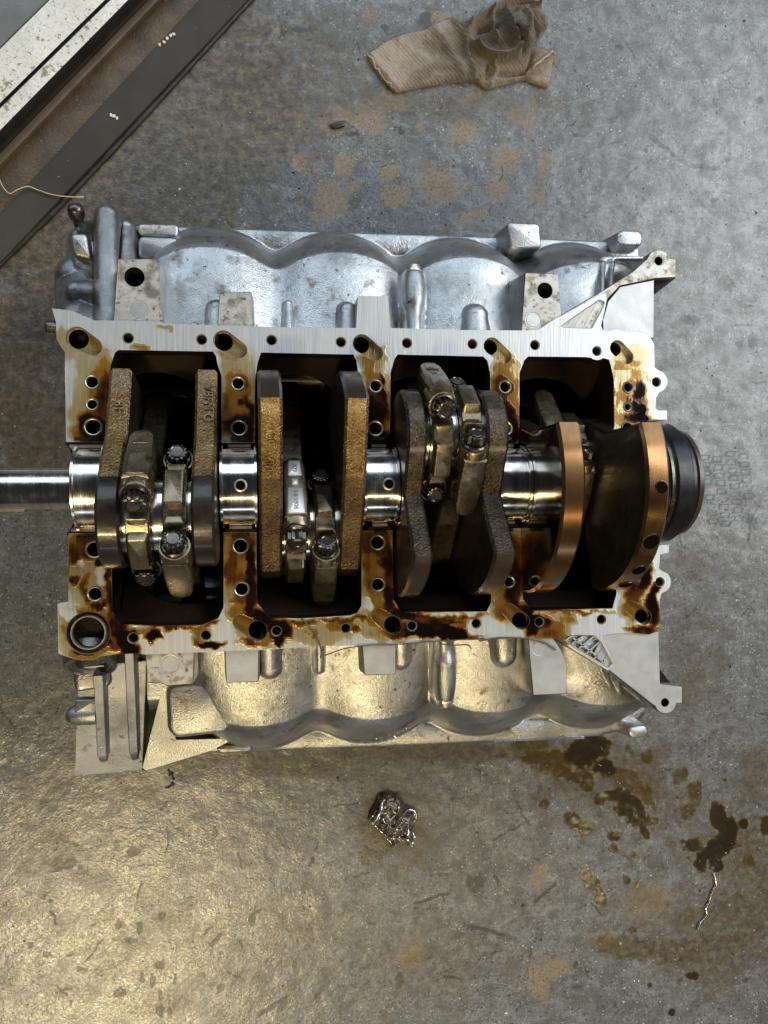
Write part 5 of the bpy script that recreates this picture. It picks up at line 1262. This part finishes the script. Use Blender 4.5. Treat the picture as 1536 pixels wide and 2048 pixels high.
rid([(1045, 40), (1050, 66), (1040, 92)], 5, 8); rid([(1055, 60), (1066, 80), (1058, 100)], 5, -8); rid([(955, 70), (985, 72)], 5, -7)
rid([(760, 150), (840, 140), (960, 130)], 8, 2); rid([(880, 60), (920, 90), (950, 130)], 22, 3); rid([(840, 80), (880, 130)], 24, -1.5)
h += (fbm(px, py, .045, 4) - .5) * 5 * np.clip(edge / 12, 0, 1) + (fbm(px, py, .03, 2) - .5) * 9 * bun
h = np.clip(h, .3, None) * .00068
co[:, 2] = .0015 + h
bnd = len(oW); n0 = len(co); ring = co[:bnd].copy(); ring[:, 2] = .0004
co = np.concatenate([co, ring]); F = [tuple(t) for t in tr] + [(i, n0 + i, n0 + (i + 1) % bnd, (i + 1) % bnd) for i in range(bnd)]
me = mesh('cloth', co, F, 70)
soil = np.clip(.16 + .75 * np.exp(-(((px - 1015) / 70) ** 2 + ((py - 70) / 55) ** 2)) + .3 * np.exp(-(((px - 920) / 60) ** 2 + ((py - 110) / 50) ** 2)) + .14 * np.exp(-(((px - 850) / 50) ** 2 + ((py - 150) / 20) ** 2)) - .2 * np.exp(-(((px - 770) / 40) ** 2 + ((py - 130) / 50) ** 2)), 0, 1)
soil = np.append(soil, soil[:bnd]); sc = np.zeros((len(co), 4)); sc[:, 0] = soil; sc[:, 3] = 1; set_color(me, 'soil', sc)
obj('cloth', me, MAT['rag'], rag)
def hem(pts, w, lift):
    m = MB(); q = []
    for a, b in [tuple(p)[:2] for p in spline([Vector((x, y, 0)) for x, y in pts], 4)]:
        p = np.array(P(a, b, zr)); k = np.argmin((px - a) ** 2 + (py - b) ** 2); q.append(Vector((co[k, 0], co[k, 1], co[k, 2] + lift)))
    m.tube(q, w, 6); m.make('hem', MAT['rag_edge'], rag, 60)
hem([(735, 107), (752, 135), (770, 158), (787, 177)], .0011, .0004)
hem([(1059, 146), (1078, 130), (1098, 113), (1105, 114)], .0012, .0008)

# ================================================================== SMALL THINGS ON THE FLOOR AND THE BLOCK
def strand(name, pts, r, mat, label, cat, z=None, lift=0.0, zs=None, wob=0.0, n=6):
    m = MB(); q = []
    for k, (a, b) in enumerate(pts):
        zz = (zs[k] if zs else z); q.append(Vector(P(a, b, zz)) + Vector((0, 0, lift)))
    m.tube(spline(q, n), r, 8); o = m.make(name, mat, None, 60); return tag(o, label, cat)
strand('wire', [(-8, 340), (0, 362), (8, 377), (20, 387), (36, 379), (56, 373), (76, 380), (100, 388), (130, 393), (168, 394)], .0006, MAT['wire_tan'], 'thin bent tan wire lying across the dark floor joint', 'wire', z=-H + .0075)
strand('solder_wire', [(1427, 1745), (1431, 1758), (1432, 1770), (1426, 1780), (1421, 1792), (1418, 1804), (1412, 1815), (1413, 1826), (1408, 1838), (1400, 1847), (1395, 1859)], .0013, MAT['solder'], 'short bright silver wire lying in the oil spill', 'wire', z=-H + .0016)
strand('fibre', [(603, 1236), (616, 1250), (628, 1266), (638, 1284), (642, 1302), (641, 1316)], .00055, MAT['wire_dark'], 'dark curved fibre lying over the oily lower rail', 'fibre', zs=[.0008, .0008, .0008, .0010, -.004, -.014])
strand('fibre', [(650, 1311), (680, 1300), (712, 1293), (745, 1290), (790, 1289), (850, 1284), (890, 1282), (925, 1279), (970, 1277)], .00045, MAT['wire_dark'], 'long thin hair running along the edge of the lower rail', 'fibre', zs=[-.010, -.004, .001, .001, .001, .001, .001, .001, .001])
strand('fibre', [(880, 1288), (910, 1290), (935, 1290), (942, 1298)], .0005, MAT['wire_dark'], 'short dark hair hanging below the lower rail near the round post', 'fibre', zs=[-.004, -.010, -.012, -.013])
strand('fibre', [(958, 1282), (1000, 1276), (1050, 1277), (1090, 1286), (1112, 1300)], .0006, MAT['wire_dark'], 'dark thread draped over the pad with the round plug', 'fibre', zs=[.0008, .0008, .0008, -.0010, -.001])
m = MB(); m.prism(PX([(660, 250), (676, 245), (690, 243), (689, 254), (674, 259), (663, 258)], -H), .0006, .0030, bevel=.0006); tag(m.make('rubber_chip', MAT['black'], None, 30), 'flat black chip on the tan worn patch near the rag', 'chip')
def crumb(pts, label):
    m = MB()
    for a, b, r in pts:
        c = P(a, b, -H); o = circ((c[0], c[1]), r * K * 1.3, 7); o = [(x + random.uniform(-.3, .3) * r * K, y + random.uniform(-.3, .3) * r * K) for x, y in o]; m.prism(o, .0004, .0012 + r * .0002, bevel=.0004)
    q = [Vector(P(a, b, -H)) + Vector((0, 0, .0018)) for a, b, r in pts]; m.tube(q, .0005, 5)
    tag(m.make('dirt_crumb', MAT['black'], None, 40), label, 'crumb')
crumb([(337, 1539, 1.5), (342, 1549, 5), (348, 1558, 2)], 'small black crumb nearest the lower front bracket')
crumb([(345, 1568, 4), (338, 1574, 2), (331, 1575, 1)], 'small black pointed crumb, farther from the bracket')
crumb([(118, 298, 7), (108, 306, 5)], 'dark flake on the rusty door channel')
# paint flecks on the door channel
for pts in ([(320, 90), (328, 84), (334, 77), (342, 71), (347, 68)], [(222, 230), (228, 232), (234, 236)]):
    m = MB()
    for a, b in pts:
        c = P(a, b, -H + .0055); o = [(c[0] + random.uniform(.6, 1.3) * .0016 * math.cos(t), c[1] + random.uniform(.6, 1.3) * .0016 * math.sin(t)) for t in np.linspace(0, 2 * math.pi, 7)[:-1]]; m.prism(o, .0050, .0062, bevel=.0002)
    tag(m.make('paint_fleck', MAT['white'], None, 40), 'broken white paint flecks on the dark plate, ' + ('longer streak' if len(pts) > 3 else 'small cluster'), 'paint flecks')
# crumpled dried lump with bright metal edges
lump = thing('foil_lump', 'crumpled shiny lump of foil and dark resin on the floor below the block', 'scrap', tuple(P(785, 1645, -H)))
lo = [(757, 1592), (775, 1586), (798, 1590), (806, 1602), (812, 1618), (830, 1622), (836, 1634), (828, 1652), (831, 1672), (832, 1688), (822, 1696), (812, 1690), (798, 1686), (790, 1700), (782, 1698), (778, 1682), (762, 1664), (744, 1650), (736, 1640), (740, 1624), (748, 1612)]
oL = PX(lo, -H + .006); xy, tr = cdt([oL], [], .0012); A = xy[tr]; s_ = np.cross(A[:, 1] - A[:, 0], A[:, 2] - A[:, 0]); tr[s_ < 0] = tr[s_ < 0][:, ::-1]
co = np.concatenate([xy, np.zeros((len(xy), 1))], 1); lx, ly = projpx(co + [0, 0, .006]); e = segdist(lx, ly, lo + lo[:1])
hz = np.clip(e / 14, 0, 1) ** .6 * (.004 + .012 * fbm(lx, ly, .07, 4)); co[:, 2] = .001 + hz
n0 = len(co); bnd = len(oL); ring = co[:bnd].copy(); ring[:, 2] = .0002; co2 = np.concatenate([co, ring])
me = mesh('resin_film', co2, [tuple(t) for t in tr] + [(i, n0 + i, n0 + (i + 1) % bnd, (i + 1) % bnd) for i in range(bnd)], 60); obj('resin_film', me, MAT['foil_dark'], lump)
def on_lump(a, b, up=.0008):
    k = np.argmin((lx - a) ** 2 + (ly - b) ** 2); return Vector((co[k, 0], co[k, 1], co[k, 2] + up))
rnd = random.Random(5); nodes = [(rnd.uniform(738, 834), rnd.uniform(1588, 1698)) for _ in range(400)]
nodes = [p for p in nodes if inside(np.array([P2(p[0], p[1], -H + .006)]), [oL])[0]]
sel = []
for p in nodes:
    if all(math.hypot(p[0] - a[0], p[1] - a[1]) > 8.5 for a in sel): sel.append(p)
m = MB()
for i, p in enumerate(sel):
    near = sorted(sel, key=lambda a: math.hypot(a[0] - p[0], a[1] - p[1]))[1:4]
    for a in near:
        if rnd.random() < .55:
            mid = ((p[0] + a[0]) / 2 + rnd.uniform(-3, 3), (p[1] + a[1]) / 2 + rnd.uniform(-3, 3))
            m.tube(spline([on_lump(*p), on_lump(*mid, .0014), on_lump(*a)], 3), [rnd.uniform(.0002, .0007) for _ in range(7)], 5)
for pts, w in (([(769, 1596), (763, 1604), (759, 1616), (754, 1628), (748, 1640)], .0018), ([(799, 1674), (812, 1672), (820, 1682), (828, 1690)], .0011), ([(830, 1690), (831, 1676), (826, 1662)], .0012), ([(826, 1692), (822, 1694)], .0030), ([(740, 1648), (762, 1664), (780, 1684), (790, 1698)], .0009), ([(800, 1628), (816, 1622), (832, 1624), (834, 1640)], .0009)):
    m.tube(spline([on_lump(*q, .0012) for q in pts], 4), w, 7)
m.make('foil_edge', MAT['foil'], lump, 60)
# grit scattered on the floor: pale flecks and dark crumbs
def grit(name, n, mat, size, seed, cond):
    r = random.Random(seed); m = MB(); k = 0
    while k < n:
        a, b = r.uniform(-10, 1546), r.uniform(-10, 2058)
        if not cond(a, b, r): continue
        c = Vector(P(a, b, -H)); s = size * r.uniform(.35, 1.0) * (2.0 if r.random() < .06 else 1)
        ang = r.uniform(0, 6.28); el = r.uniform(1, 2.2)
        v = [c + Vector((math.cos(ang + q) * s * (el if i == 0 else 1), math.sin(ang + q) * s * (el if i == 0 else 1), 0)) for i, q in enumerate((0, 2.1, 4.2))] + [c + Vector((0, 0, s * r.uniform(.5, 1.1)))]
        v = [tuple(p + Vector((0, 0, .0003))) for p in v]; m.add(v, [(0, 1, 3), (1, 2, 3), (2, 0, 3), (0, 2, 1)]); k += 1
    me = mesh(name, m.v, m.f); o = obj(name, me, mat); tag(o, kind='stuff'); return o
free = lambda a, b: not (a + b * .95 < 560)
grit('pale_grit', 1700, MAT['grit'], .00085, 3, lambda a, b, r: free(a, b) and (a > 900 or r.random() < .35) and not (b > 1500 and a < 560 and r.random() < .7))
grit('dark_grit', 700, MAT['grit_dark'], .0010, 8, lambda a, b, r: free(a, b))
